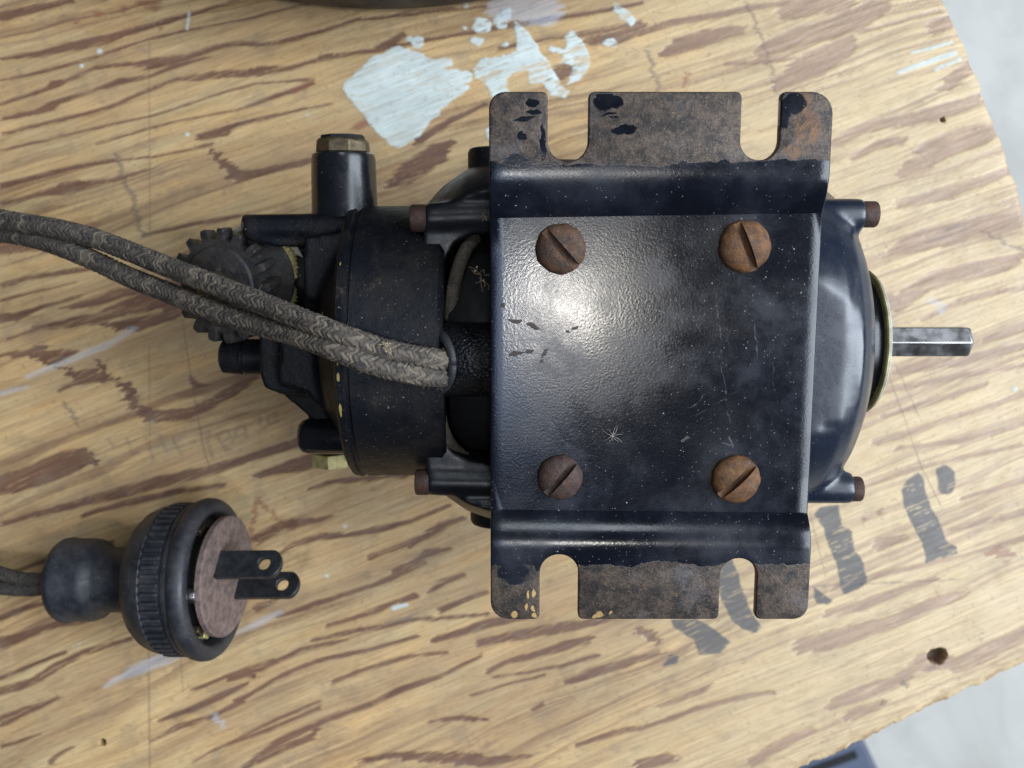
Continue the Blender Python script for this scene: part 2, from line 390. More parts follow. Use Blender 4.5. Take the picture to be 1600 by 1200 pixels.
BROWN = """0,26,7 60,12,8 110,0,5
0,92,3 60,85,5 110,72,7 170,60,8 200,50,5 260,33,4 330,12,3 370,0,2
0,125,2 75,110,3 150,88,3 230,62,2 300,45,2 380,30,2 480,5,2
0,163,2 70,140,4 80,133,7 100,128,3 150,105,3 200,100,4 240,100,8 290,90,5 350,70,3 430,68,4 500,48,4 560,30,3 640,20,3 760,10,2
0,186,3 55,175,5 80,165,8 95,158,4 150,140,3 185,128,5 230,120,3 265,105,4 320,90,2
0,210,2 80,190,3 170,168,3 220,145,4 270,125,3 330,118,6 400,112,7 450,106,4 500,92,3 590,78,3 620,70,6
0,235,2 130,205,2 240,180,2 330,150,2 400,130,2 490,125,2
150,225,1.5 270,190,2 370,172,2 430,150,4 455,143,4 485,130,4
310,215,6 345,208,8 370,195,4 450,175,2.5 520,160,2
0,290,5 80,270,4 160,252,3 240,245,2 330,225,2
330,235,4 350,255,8 365,275,10 400,272,7 440,262,5 480,250,4
90,295,7 120,290,9 140,286,3
0,320,3 60,305,5 120,292,8 180,280,4 240,262,2
600,290,5 640,270,17 680,240,17 700,225,7
445,258,4 470,255,5 490,250,4
220,370,2 300,350,4 370,338,3
0,385,13 40,385,9 90,388,3
0,448,5 40,435,4 100,425,4 160,418,4
0,495,6 25,495,8 60,480,3 120,465,2
0,470,2 60,455,2 120,440,1
100,480,3 140,475,7 180,460,7 230,450,6 270,445,10 310,440,12
50,510,3 100,505,7 150,498,8 200,480,12 250,465,18 290,475,16
160,505,3 200,510,11 240,500,10 275,490,8
10,530,2 60,512,3 120,500,2
0,555,3 40,552,5 60,550,11 75,560,13 100,555,6 120,548,2
150,562,3 163,575,4
90,570,2 110,582,5 130,590,12 150,585,13 165,590,8 180,592,3
95,608,3 112,600,4 125,590,5
185,600,5 200,605,9 202,625,9 215,640,7 240,650,9
240,650,9 290,648,9 330,630,8 370,605,7 400,590,5
292,592,3 310,600,4 330,600,2
0,758,16 50,745,18 100,725,20 135,712,14 152,722,5
0,820,3 60,802,5 110,790,6 180,772,9 250,752,9 330,735,8 400,712,6 460,692,7
130,805,3 200,785,6 280,768,5 350,758,3
0,900,3 60,880,3 120,860,5 170,850,5
400,745,5 430,735,7 470,725,12 500,715,11
480,765,2 520,752,4 560,748,5 600,745,3 640,742,3
400,845,7 440,822,8 500,812,4 520,805,2
430,870,3 460,850,4 500,838,5 550,835,4 590,828,5 640,815,3 700,790,3
640,850,6 665,838,5 682,825,8 725,808,4
580,870,5 600,862,3 620,855,4 650,843,4
612,895,7 640,885,6 665,865,7 700,858,3
430,965,2 490,945,5 540,928,4 580,915,3 605,905,5 660,880,3
670,925,3 690,910,5 720,900,3
400,950,6 430,938,3
510,978,3 555,965,4 590,952,6 630,935,2
625,940,4 650,930,5
685,955,6 720,940,4 760,925,4
490,1000,3 560,985,4 600,980,3 640,970,3 760,960,3
370,1055,3 410,1045,3 470,1015,4 540,1000,2
380,1200,4 435,1160,6 510,1125,4 580,1100,4 620,1080,6 680,1060,4 750,1025,3
370,1095,5 390,1085,3 430,1060,3 500,1030,4 560,1020,3 650,995,3
300,1190,2 360,1160,2 430,1125,3 500,1095,2
520,1065,4 560,1050,4 640,1025,3 700,1020,2
735,1087,2 790,1070,2 850,1055,2
760,1050,4 790,1035,4 840,1022,5 880,1010,7 920,1000,6
770,1058,2 830,1050,2 880,1040,3 930,1025,4
670,1128,2 720,1122,4 760,1125,3
890,1065,5 930,1050,7 980,1035,7 1030,1020,5
830,1110,3 850,1100,3
900,1165,3 960,1145,5 1010,1135,3 1070,1115,3
560,1190,3 620,1180,6 700,1185,9 760,1190,8 830,1180,3
680,1000,5 760,975,7 830,960,6
750,1005,6 820,990,8 900,978,7 960,965,5
0,1080,7 30,1072,6 60,1060,5 90,1045,2
40,1068,2 80,1045,7 130,1020,5 200,1000,3
0,1005,9 20,1000,8 60,985,6
40,990,3 90,975,7 120,968,8 150,965,4
0,1060,4 60,1035,3 100,1020,3
0,1128,9 30,1115,7 70,1100,4 90,1090,2
0,1168,3 40,1155,3 60,1148,1
80,1190,5 90,1180,4 110,1168,2
230,1160,2 280,1135,5 330,1120,4 380,1095,3
250,1125,3 300,1108,5 345,1088,6 380,1070,3
360,1060,4 390,1050,6 400,1055,4
300,1078,3 360,1055,3 430,1030,3
350,1165,2 420,1140,3 500,1105,3
400,1190,5 440,1170,6 490,1150,5 500,1130,4
1000,985,8 1030,1000,7
1000,1140,2 1065,1118,3 1080,1110,4 1165,1088,4 1210,1082,3
1030,1105,3 1080,1085,5 1095,1080,5 1110,1070,2
1250,1010,12 1300,1000,16 1350,985,12 1400,970,10 1450,945,8 1500,930,6
1300,1100,9 1340,1085,13 1390,1070,10 1420,1058,6
1175,1190,9 1220,1165,9 1270,1140,5
1330,1118,9 1370,1102,7
1000,1195,9 1050,1185,8
1400,1060,5 1450,1030,12 1500,1040,13 1560,1010,12 1600,990,10
1290,960,6 1350,945,8 1400,925,6 1460,905,5
1375,850,10 1412,840,6
1300,920,4 1390,895,4 1500,870,3 1600,840,4
1390,395,4 1410,385,11 1440,375,16 1490,365,18 1540,355,16 1590,345,13
1380,470,10 1400,475,13 1450,440,13 1510,425,13 1560,415,13 1590,405,8
1440,500,3 1500,470,5 1560,455,4 1600,450,3
1540,530,5 1560,525,6 1600,515,4
1400,580,7 1450,570,9 1500,565,7 1560,548,7 1600,540,4
1380,610,7 1440,600,5 1480,590,4 1600,570,4
1370,690,6 1410,680,6 1480,655,4 1560,630,4 1600,615,5
1400,700,3 1500,690,4 1600,660,3
1380,650,4 1450,630,5 1540,600,4
1350,760,3 1420,735,4 1500,715,3 1600,695,3
1500,780,3 1600,750,4
1480,830,3 1540,815,4 1600,800,5
1000,50,5 1050,35,6 1110,25,5 1180,10,5 1260,0,4
1040,82,7 1060,70,13 1100,60,13 1140,50,9 1165,48,4
1185,85,8 1200,75,12 1250,55,15 1300,45,17 1340,30,18 1370,10,14
1220,130,10 1240,115,17 1270,100,22 1310,80,17 1330,65,10
1230,20,13 1270,10,13 1320,10,13
1340,50,3 1400,35,3 1470,15,3
1460,42,12 1490,30,10
1130,100,3 1200,95,3 1300,85,3
1480,130,12 1500,115,11 1520,100,8
1300,225,8 1350,200,9 1400,190,9 1450,180,11 1500,165,11 1530,155,10
1330,250,4 1370,225,7 1410,220,6
1410,270,9 1440,250,18 1480,225,18 1530,210,18 1560,200,10
1400,320,7 1440,310,9 1480,300,11 1540,280,8 1580,265,6
500,90,5 540,85,3 600,75,4 680,60,3 760,45,4 850,30,4 920,20,4 1000,5,3
590,75,5 625,55,6
780,75,3 860,60,3 930,50,5 1000,35,4
870,115,12 890,105,9
920,65,8 960,60,11 1000,45,7
650,221,7 700,190,5 760,162,3
0,965,5 40,950,5 80,940,3
"""
RED = """150,22,7
190,15,6
120,35,3
170,60,4
250,45,4
240,10,9 215,5,4
555,200,6 575,190,6
455,143,3 485,130,3
1348,812,4
1375,800,5
1068,135,2 1075,115,4
395,835,5 400,780,4 440,815,2
1545,865,4 1560,862,10 1580,872,6
"""
GREY = """180,240,3 190,270,4 205,300,4 218,350,4 225,370,2
1008,75,2 1015,90,3 1022,115,4 1030,140,3
1165,0,2 1180,35,3 1195,70,2 1210,120,2 1215,145,2
100,630,3 115,650,4 120,665,3
1450,378,2 1490,365,2
1480,358,3 1500,350,2
1535,362,2 1570,380,2 1600,393,3
1462,1042,5 1450,1047,3
1410,1068,5 1415,1075,3
1000,930,2 1500,905,1
1380,1098,5
600,975,3 640,965,4
"""
def parse(s): return [[tuple(map(float, p.split(','))) for p in l.split()] for l in s.strip().splitlines()]
brown = np.zeros(X.shape); red = np.zeros(X.shape); grey = np.zeros(X.shape)
for st in parse(BROWN): stroke(st, brown, 4.6, 1.0)
for st in parse(RED): stroke(st, red, 4, .8)
for st in parse(GREY): stroke(st, grey, 4, .55)
# natural fine grain filling everything between the big streaks
cw = cg+(fbm(al/200+7, cg/60, 3)-.5)*22
g1 = fbm(al/1000, cw/8.0, 3, .5); g2 = fbm(al/760+9, cw/3.4+3, 3, .5); g3 = fbm(al/60, cg/20, 5, .6)
patch = fbm(al/330+3, cg/70+1, 3)
streak = sst(g1, .50, .74)*(.62+.25*sst(X, 900, 1300)) + sst(g2, .54, .76)*.42 + sst(g3, .56, .72)*.30
streak = np.clip(streak, 0, 1)*(.35+.65*sst(patch+.10*sst(X, 1200, 1400), .38, .60))
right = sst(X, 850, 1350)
fine = (fbm(al/60, cg/1.6, 3)-.5)
base = np.stack([.53+0*X, .365+0*X, .178+0*X], -1)
warm = fbm(al/120, cg/30, 3)[..., None]
base = base*(0.84+.34*warm) + np.array([.03, -.01, -.02])*(fbm(al/80+3, cg/22+5, 3)[..., None]-.5)*3
base *= (1+fine*.22)[..., None]
pal = right[..., None]  # paler wood and streaks towards the right, partly glare put into the colour
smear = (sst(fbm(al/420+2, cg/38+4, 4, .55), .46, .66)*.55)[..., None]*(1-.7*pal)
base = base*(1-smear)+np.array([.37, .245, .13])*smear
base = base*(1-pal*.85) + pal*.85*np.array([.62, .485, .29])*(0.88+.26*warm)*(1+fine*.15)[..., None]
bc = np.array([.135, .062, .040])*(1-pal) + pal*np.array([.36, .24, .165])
bc = bc*(0.75+.55*fbm(al/40, cg/6, 4)[..., None])
brk = sst(fbm(al/40+3, cg/3+2, 4, .6), .24, .44)
bm_ = (brown*(0.55+.45*brk))[..., None]
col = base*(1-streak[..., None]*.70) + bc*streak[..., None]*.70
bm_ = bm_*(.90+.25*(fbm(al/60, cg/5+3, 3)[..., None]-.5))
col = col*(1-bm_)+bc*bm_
dirt = sst(fbm(X/34+3, Y/30, 5, .6), .56, .74)[..., None]*.28*(1-.5*pal)
col = col*(1-dirt)+np.array([.21, .165, .115])*dirt
spot = sst(fbm(X/5, Y/5+50, 3, .6), .70, .80)[..., None]*.35
col = col*(1-spot)+np.array([.20, .13, .09])*spot
col = col*(1-red[..., None]*.75)+np.array([.24, .085, .05])*red[..., None]*.75
col = col*(1-grey[..., None])+np.array([.15, .115, .10])*grey[..., None]
# pencil / saw lines
ln = np.zeros(X.shape)
for st in parse("""233,60,.8 234,370,.8
233,540,.8 234,700,.8
232,980,1.2 234,1210,1.2
1385,575,.8 1440,730,.8 1470,790,1
1400,570,.7 1440,660,.7
285,500,.8 300,600,1 318,700,1.2 330,740,1
280,1000,.7 286,1080,.7
1265,800,.8 1290,900,.6"""): stroke(st, ln, 2.2, .6, False)
col = col*(1-ln[..., None])+np.array([.14, .10, .085])*ln[..., None]
# stencilled letters, black worn ink
def cr(pts, ox, oy, s): return [(ox+a/s, oy+b/s) for a, b in pts]
ink = np.zeros(X.shape)
for poly in ([(1005,135),(960,165),(943,200),(955,260),(985,330),(1020,395),(1032,435),(1030,462),(1145,425),(1140,403),(1108,385),(1085,320),(1050,260),(1028,200),(1020,150)],
             [(1065,120),(1080,111),(1100,109),(1120,118),(1134,136),(1140,160),(1138,186),(1128,203),(1112,213),(1096,214),(1082,206),(1075,190),(1076,170),(1070,145)],
             [(625,285),(650,260),(715,250),(732,330),(765,345),(775,420),(800,440),(820,520),(805,550),(740,575),(720,545),(710,470),(680,400),(660,330)],
             [(628,550),(695,595),(680,612),(640,605),(626,590)],
             [(330,440),(355,500),(370,560),(405,640),(440,690),(415,712),(370,700),(330,665),(295,600),(250,470)],
             [(110,665),(200,660),(270,700),(325,745),(290,785),(215,795),(195,740),(120,692)],
             [(80,835),(112,790),(142,802),(135,822)]):
    inpoly(cr(poly, 1000, 680, 2.308), ink, 2.0)
ink *= 1-.55*sst(fbm(al/30, cg/2.6, 4, .6), .60, .72)
inkc = np.array([.085, .088, .095])
col = col*(1-ink[..., None]*.88)+inkc*ink[..., None]*.88
# faint rubber-stamped characters
fs_ = np.zeros(X.shape)
for st in ("760,618 800,730","832,600 868,690","775,672 850,650","900,622 950,712","900,622 962,600","920,668 970,650","990,640 1010,634",
           "1040,600 1090,580 1080,640 1110,720","1130,600 1180,690","1140,590 1185,570 1200,610 1150,640 1200,680","1210,640 1235,560 1270,540 1285,610","1225,610 1280,590",
           "1320,520 1360,510 1350,545 1385,560 1345,585","1390,500 1440,485 1430,530 1400,545 1390,500","1400,545 1450,520","660,620 690,700 720,690","560,620 590,655"):
    P = [tuple(map(float, q.split(','))) for q in st.split()]
    stroke([(a/3.333, 500+b/3.333, 2.6) for a, b in P], fs_, 4, .42, False)
fs_ *= .5+.5*sst(fbm(X/6, Y/6, 3), .38, .6)
col = col*(1-fs_[..., None])+np.array([.17, .12, .10])*fs_[..., None]
# dried white paint, and a bluish sheen painted in at the top edge
wp = np.zeros(X.shape)
def ell(cx, cy, rx, ry, n=14): return [(cx+rx*math.cos(6.283*i/n), cy+ry*math.sin(6.283*i/n)) for i in range(n)]
for poly in ([(325,190),(375,210),(430,230),(480,250),(550,245),(557,270),(505,287),(600,290),(630,302),(632,345),(590,350),(625,362),(560,410),(480,490),(410,570),(330,620),(290,600),(220,530),(150,450),(92,368),(110,330),(180,280),(200,245),(270,215)],
             ell(405,175,28,30), ell(370,165,14,12), ell(675,105,41,35), ell(750,90,30,32), ell(777,53,24,24), ell(655,170,25,18), ell(770,185,12,10), ell(600,115,8,8), ell(548,5,10,8), ell(605,25,9,7),
             [(810,80),(850,110),(900,190),(950,260),(1000,340),(1032,385),(1020,405),(960,395),(935,350),(870,345),(870,290),(780,320),(770,370),(790,385),(740,420),(710,402),(700,370),(680,335),(640,320),(640,280),(680,235),(740,245),(820,210),(815,150)],
             [(1020,150),(1050,125),(1090,160),(1120,220),(1120,280),(1080,330),(1030,355),(1050,300),(1040,270),(1000,260),(1012,230),(950,205),(960,190),(1020,205),(1032,180)],
             [(1220,12),(1250,20),(1290,50),(1320,85),(1300,106),(1260,80),(1225,50)], ell(1210,180,34,20),
             [(690,540),(712,505),(750,500),(740,600),(700,570)]):
    inpoly(cr(poly, 500, 0, 2.667), wp, 4.2)
for st in parse("""1404,113,3 1446,98,4 1492,83,4
1425,82,2 1455,75,3 1487,66,2
1462,108,3 1500,92,3
295,20,2 292,45,2
155,80,4
127,103,3
292,210,3
615,950,4 635,945,3
538,822,3
510,900,3
1585,608,4
480,180,2"""): stroke(st, wp, 3, .9, False)
thin = np.zeros(X.shape)
for st in parse("""40,590,3 110,562,5 170,538,5 205,515,5
165,1072,3 210,1048,7 250,1032,10 300,1015,6
370,990,2 400,975,5 440,955,3
0,615,4 40,605,3
335,1120,5 345,1135,4
1455,470,6 1475,485,5
120,1010,2
860,20,20 780,10,20"""): stroke(st, thin, 8, .38)  # last broad stroke is sheen on the wood, put into its colour
wn = fbm(X/40, Y/40, 4)
wp *= 1-.6*sst(fbm(al/22+4, cg/5, 4), .54, .68)*(.35+.65*sst(X, 725, 760))
wcol = np.array([.60, .68, .66])*(0.82+.30*wn[..., None])
grit = sst(fbm(X/7+80, Y/5, 4, .65), .64, .76)[..., None]*.4
wcol = wcol*(1-grit)+np.array([.35, .30, .22])*grit
col = col*(1-wp[..., None]*.95)+wcol*wp[..., None]*.95
col = col*(1-thin[..., None])+np.array([.50, .58, .70])*thin[..., None]
# crushed dark fibres along the lower edge
ed = np.exp(-TB/26)*sst(fbm(SA/30, TB/6, 4, .6), .45, .62)
col = col*(1-.7*ed[..., None])+np.array([.30, .17, .10])*.7*ed[..., None]
# nail holes are real pits, with the shade inside also put into the colour
hole = np.zeros(X.shape); stroke([(1461,1026,10),(1470,1023,9),(1468,1034,4)], hole, 5, 1, False); stroke([(160,1160,4)], hole, 3, 1, False); stroke([(1473,187,3)], hole, 3, 1, False)
col = col*(1-.85*hole[..., None])+np.array([.06, .035, .015])*.85*hole[..., None]
H = .10*wp + .04*thin - .14*brown*(1-wp) - .10*streak - 3.5*hole + .10*(fbm(al/50, cg/2.2, 3)-.5)
H -= 1.2*np.exp(-TB/5)+.6*np.exp(-SA/5)
col = np.clip(col, .004, .9)
sc = CH/F
V = np.stack([(X-800)*sc, (600-Y)*sc, H], -1)
ni, nj = X.shape
idx = np.arange(ni*nj).reshape(ni, nj)
quads = np.stack([idx[:-1, :-1], idx[:-1, 1:], idx[1:, 1:], idx[1:, :-1]], -1).reshape(-1, 4)
# skirt: the visible sides of the plywood and its underside
TH = 15.0
per = np.concatenate([idx[:, 0], idx[-1, 1:], idx[-2::-1, -1], idx[0, -2:0:-1]])
rows = [per]; VV = [V.reshape(-1, 3)]; CC = [col.reshape(-1, 3)]; base_n = ni*nj
ply = [(.55,.38,.2), (.30,.18,.10), (.50,.36,.2), (.28,.17,.10), (.52,.37,.2), (.35,.22,.12)]
for k in range(1, 7):
    p = V.reshape(-1, 3)[per].copy(); p[:, 2] = -TH*k/6; p[:, :2] += (rng.random((len(per), 2))-.5)*.25
    VV.append(p); CC.append(np.tile(np.array(ply[k-1]), (len(per), 1))); rows.append(np.arange(base_n, base_n+len(per))); base_n += len(per)
for a, b in zip(rows[:-1], rows[1:]):
    quads = np.vstack([quads, np.stack([a, b, np.roll(b, -1), np.roll(a, -1)], -1)])
VV = np.vstack(VV)*MM; CC = np.vstack(CC)
me = bpy.data.meshes.new('bench_top'); nf = len(quads)
me.vertices.add(len(VV)); me.vertices.foreach_set('co', VV.astype(np.float32).ravel())
me.loops.add(nf*4+len(rows[-1])); me.polygons.add(nf+1)
me.loops.foreach_set('vertex_index', np.concatenate([quads.ravel(), rows[-1][::-1]]).astype(np.int32))
me.polygons.foreach_set('loop_start', np.append(np.arange(0, nf*4, 4), nf*4).astype(np.int32))
me.update(calc_edges=True)
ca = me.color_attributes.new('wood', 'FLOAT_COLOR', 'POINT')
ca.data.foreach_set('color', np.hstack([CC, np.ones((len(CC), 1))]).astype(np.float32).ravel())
me.shade_smooth(); me.set_sharp_from_angle(angle=R(50))
m = Mat('worn_plywood')
at = m.n('Attribute'); at.attribute_name = 'wood'
mr = m.n('Mapping'); mr.inputs['Rotation'].default_value = (0, 0, -ANG); m.link(m.co, mr.inputs[0])
mp = m.n('Mapping'); mp.inputs['Scale'].default_value = (90, 1500, 90); m.link(mr.outputs[0], mp.inputs[0])
gr = m.noise(1, 5, .65, 0, mp.outputs[0])
c = m.mix(m.ramp(gr, .25, .75), (.82, .79, .76), (1.10, 1.10, 1.10))
mp2 = m.n('Mapping'); mp2.inputs['Scale'].default_value = (210, 2600, 210); m.link(mr.outputs[0], mp2.inputs[0])
pore = m.math('MULTIPLY', m.ramp(m.noise(1, 3, .6, 0, mp2.outputs[0]), .60, .70), m.ramp(m.noise(70, 3), .35, .65, .25, 1))
c = m.mix(m.math('MULTIPLY', pore, .42), c, (.50, .40, .32))
mu = m.n('Mix', data_type='RGBA', blend_type='MULTIPLY'); mu.inputs[0].default_value = 1; m.link(at.outputs['Color'], mu.inputs[6]); m.link(c, mu.inputs[7])
n = m.bump(gr, .35, .12); n = m.bump(m.noise(1400, 4, .7), .35, .06, n)
m.out(mu.outputs[2], m.ramp(m.noise(120, 4), .3, .7, .40, .60), 0, n)
me.materials.append(m.m)
bench = empty('workbench', (0, 0, 0))
tag(bench, 'worn plywood bench top with brown grain streaks, white paint spots and black stencil marks', 'workbench')
top = bpy.data.objects.new('bench_top', me); COL.objects.link(top); top.parent = bench
M_timber = plain('rough_timber', (.38,.26,.14), .7, 0, 300)
cx = lambda s, t: ((CX+s*AX[0]+t*BX[0]-800)*sc, (600-(CY+s*AX[1]+t*BX[1]))*sc)
for s_, t_ in ((330,230),(2450,230),(330,2250),(2450,2250)):
    x, y = cx(s_, t_)
    bevel(MB().box((x-22, y-22, FZ), (x+22, y+22, -TH)).build('leg', M_timber, bench, 30), 1.5)

# ------------------------------------------------------------------ the motor
motor = empty('electric_motor', MO*MM, (ROLL, 0, 0))
tag(motor, 'black electric gear motor lying upside down on the plywood with its slotted mounting bracket upward', 'motor')

# --- mounting bracket: one bent sheet
PY = -0.40                        # bracket centre line in local y
XL, XR = .2, 56.9; PZ = 34.0
FZl = 36.9                        # flange height
def arc_pts(cx_, cy_, r, a0, a1, n=6): return [(cx_+r*math.cos(R(a0+(a1-a0)*i/n)), cy_+r*math.sin(R(a0+(a1-a0)*i/n))) for i in range(n+1)]
def flange_outline(sgn, outer_px, inner_y, slots, rc_l, rc_r):
    yo = Lp(1030, outer_px, FZl).y
    ys = inner_y
    pts = [(XL, ys)]
    s = sgn
    def corner(cx_, sx, r, first):  # rounded corner between vertical edge and outer edge
        c = (cx_+(r if sx < 0 else -r), yo-s*r); out = []
        for i in range(7):
            a = R(90*i/6)
            out.append((c[0]+(sx*math.cos(a))*r, c[1]+s*math.sin(a)*r))
        return out if first else out[::-1]
    pts += corner(XL, -1, rc_l, True)
    for (pa, pb, pyb) in slots:
        xa = Lp(pa, outer_px, FZl).x; xb = Lp(pb, outer_px, FZl).x; yb = Lp(pa, pyb, FZl).y
        w = (xb-xa)/2; r = .9
        pts += [(xa-r, yo)] + [(xa-r+r*math.sin(R(a)), yo-s*r*(1-math.cos(R(a)))) for a in (30, 60, 90)]
        for i in range(17):
            a = math.pi*i/16; pts.append((xa+w-w*math.cos(a), yb+s*w-s*w*math.sin(a)))
        pts += [(xb+r-r*math.sin(R(a)), yo-s*r*(1-math.cos(R(a)))) for a in (90, 60, 30)] + [(xb+r, yo)]
    pts += corner(XR, 1, rc_r, False)
    pts.append((XR, ys))
    return pts
vs = []; fs = []
def addrow(row): b = len(vs); vs.extend(row); return list(range(b, b+len(row)))
NXS = 24
def xs_row(fy, fz): return addrow([(XL+(XR-XL)*i/NXS, fy(i/NXS), fz) for i in range(NXS+1)])
foldT = lambda u: Lp(768, 341, PZ).y*(1-u)+Lp(1284, 333, PZ).y*u
foldB = lambda u: Lp(766, 796, PZ).y*(1-u)+Lp(1262, 801, PZ).y*u
bendT = Lp(1030, 262, FZl).y; bendB = Lp(1000, 858, FZl).y
def strip(a, b):
    for i in range(len(a)-1): fs.append((a[i], a[i+1], b[i+1], b[i]))
rows_ = []
# profile from the upper flange down into the plate, across it, and up into the lower flange
def wall(fold, bend, sgn):
    out = []
    for k in range(17):
        t = k/16; y = lambda u, t=t: bend + (fold(u)-bend)*t
        q = 1-t                                     # 0 at the crease, 1 where the flange begins
        zz = PZ + (FZl-PZ)*(1-(1-q)**2.1)
        out.append((y, zz))
    return out
wt = wall(foldT, bendT, 1); wb = wall(foldB, bendB, -1)
rT = [xs_row(y, z) for y, z in wt]
for a, b in zip(rT[:-1], rT[1:]): strip(a, b)
prev = rT[-1]
for k in range(1, 8):
    u_ = k/8; r_ = xs_row(lambda u, u_=u_: foldT(u)*(1-u_)+foldB(u)*u_, PZ); strip(prev, r_); prev = r_
for y, z in wb[::-1]: r_ = xs_row(y, z); strip(prev, r_); prev = r_
lastB = prev
def flange(outline, row):
    inner = [vs[i] for i in row]
    ids = [row[0]] + addrow([(x, y, FZl) for x, y in outline[1:-1]]) + [row[-1]] + row[-2:0:-1]
    fs.append(tuple(ids))
flange(flange_outline(1, 143, bendT, [(856, 920, 252), (1160, 1221, 250)], 2.6, 3.6), rT[0])
flange(flange_outline(-1, 968, bendB, [(843, 903, 867), (1123, 1180, 873)], 3.2, 2.6), lastB)
def bracket_mat():
    m = Mat('bracket_black_paint_worn')
    wv_ = m.warped(420, 1.9); X_, Y_ = m.xy(wv_)
    cloud = m.ramp(m.noise(75, 6, .66, .25), .42, .72); fine_ = m.noise(2600, 3, .7)
    c = m.mix(m.math('MULTIPLY', cloud, .5), (.004, .005, .009), (.024, .029, .044))
    dd = m.math('ADD', dust_mask(m, 480, .11, .16), dust_mask(m, 1250, .15, .32), clamp=True)
    # thin scratches on the plate
    scr = None
    def seg(pa, pb, w, z=PZ):
        a = Lp(*pa, z); b = Lp(*pb, z); mid = (a+b)/2; d = b-a
        return m.blob(mid.x, mid.y, d.length/2, w, math.atan2(d.y, d.x), wv2, .6)
    w2 = m.n('TexNoise'); w2.inputs['Scale'].default_value = 320; m.link(m.co, w2.inputs['Vector'])
    wv2 = m.co
    for pa, pb, w in (((1118,462),(1128,560),.10),((1128,560),(1142,690),.08),((1180,505),(1183,560),.12),((855,655),(890,700),.07),
                      ((1075,640),(1110,610),.06),((1080,655),(1150,612),.05),((1120,690),(1146,697),.10),((1140,670),(1145,700),.16),
                      ((935,430),(945,470),.06),((1010,480),(1060,500),.05),((1200,520),(1215,640),.04),((850,660),(862,664),.05)):
        q = seg(pa, pb, w); scr = q if scr is None else m.math('MAXIMUM', scr, q)
    scr = m.math('MULTIPLY', scr, m.ramp(m.noise(900, 3), .40, .6))
    # places where the paint has gone and steel shows: the flange faces
    ay = m.math('ABSOLUTE', m.math('SUBTRACT', Y_, PY*MM))
    up = m.math('GREATER_THAN', Y_, 0.0)
    lim = m.math('ADD', m.math('MULTIPLY', up, (bendT-PY+.7)*MM), m.math('MULTIPLY', m.math('SUBTRACT', 1, up), (PY-bendB+2.7)*MM))
    low = m.math('MULTIPLY', m.math('SUBTRACT', m.noise(110, 3, .5), .5), 4.0*MM)
    bare = m.ramp(m.math('SUBTRACT', m.math('ADD', ay, low), lim), 0.0, .25*MM)
    keep = None
    for x, y, rx, ry, a in ((943,158,17,16,0),(963,160,12,8,0),(975,203,22,8,0),(950,178,14,2,8),(958,183,7,2,8),(815,213,9,6,0),(833,160,10,7,0),(820,185,18,3,12),(835,175,12,4,0),
                            (1240,160,20,18,0),(1225,175,10,24,0),(806,255,26,14,0),(848,225,5,30,0),
                            (800,893,26,16,0),(805,908,16,8,0),(840,880,7,14,0),(862,205,4,30,0)):
        p = Lp(x, y, FZl); s_ = .105
        q = m.blob(p.x, p.y, rx*s_, ry*s_, R(a), wv_, .25); keep = q if keep is None else m.math('MAXIMUM', keep, q)
    bare = m.math('MULTIPLY', bare, m.math('SUBTRACT', 1, keep))
    chip = None
    for x, y, rx, ry, a in ((805,501,12,4,8),(833,509,11,4,-20),(806,551,11,3,12),(826,548,8,4,0),(850,553,9,2,50),(897,512,6,2,40),(885,519,3,2,0),(787,478,4,3,0),(845,565,3,2,0),(1072,685,8,3,25)):
        p = Lp(x, y, PZ); q = m.blob(p.x, p.y, rx*.106, ry*.106, R(a), wv_, .3); chip = q if chip is None else m.math('MAXIMUM', chip, q)
    k1 = m.noise(420, 6, .72, .3); k2 = m.noise(130, 4, .6)
    sm = m.mix(m.ramp(k1, .38, .62), (.026, .021, .020), (.105, .074, .054))
    sm = m.mix(m.math('MULTIPLY', m.ramp(k2, .52, .72), .6), sm, (.13, .122, .125))
    sm = m.mix(m.math('MULTIPLY', m.ramp(m.noise(260, 5, .6, .5), .58, .74), .5), sm, (.13, .070, .034))
    sm = m.mix(m.math('MULTIPLY', dust_mask(m, 1700, .25, .40), .6), sm, (.30, .24, .17))
    sm = m.mix(m.math('MULTIPLY', m.ramp(m.noise(1900, 5, .8), .50, .60), .6), sm, (.018, .015, .014))
    sm = m.mix(m.math('MULTIPLY', m.ramp(m.noise(2300, 5, .85), .57, .64), .55), sm, (.24, .20, .15))
    rustp = None
    for x, y, rx, ry in ((1262,200,20,26),(1250,160,18,16),(1240,235,14,12)):
        p = Lp(x, y, FZl); q = m.blob(p.x, p.y, rx*.105, ry*.105, 0, wv_, .8); rustp = q if rustp is None else m.math('MAXIMUM', rustp, q)
    sm = m.mix(m.math('MULTIPLY', rustp, m.ramp(k1, .3, .6)), sm, (.17, .082, .035))
    crumb = None
    for x, y, rx, ry in ((825,930,3,8),(835,928,3,7),(824,948,3,6),(834,952,3,6),(802,962,5,7),(835,962,4,4),(937,960,6,6),(930,963,7,3),(953,957,3,3)):
        p = Lp(x, y, FZl); q = m.blob(p.x, p.y, rx*.105, ry*.105, 0, wv_, .3); crumb = q if crumb is None else m.math('MAXIMUM', crumb, q)
    anyb = m.math('MAXIMUM', bare, chip)
    c = m.mix(m.math('MULTIPLY', scr, .16), c, (.5, .5, .52))
    c = m.mix(m.math('MULTIPLY', dd, .75), c, (.40, .36, .33))
    c = m.mix(bare, c, sm); c = m.mix(chip, c, (.045, .030, .024))
    c = m.mix(crumb, c, (.50, .33, .13))
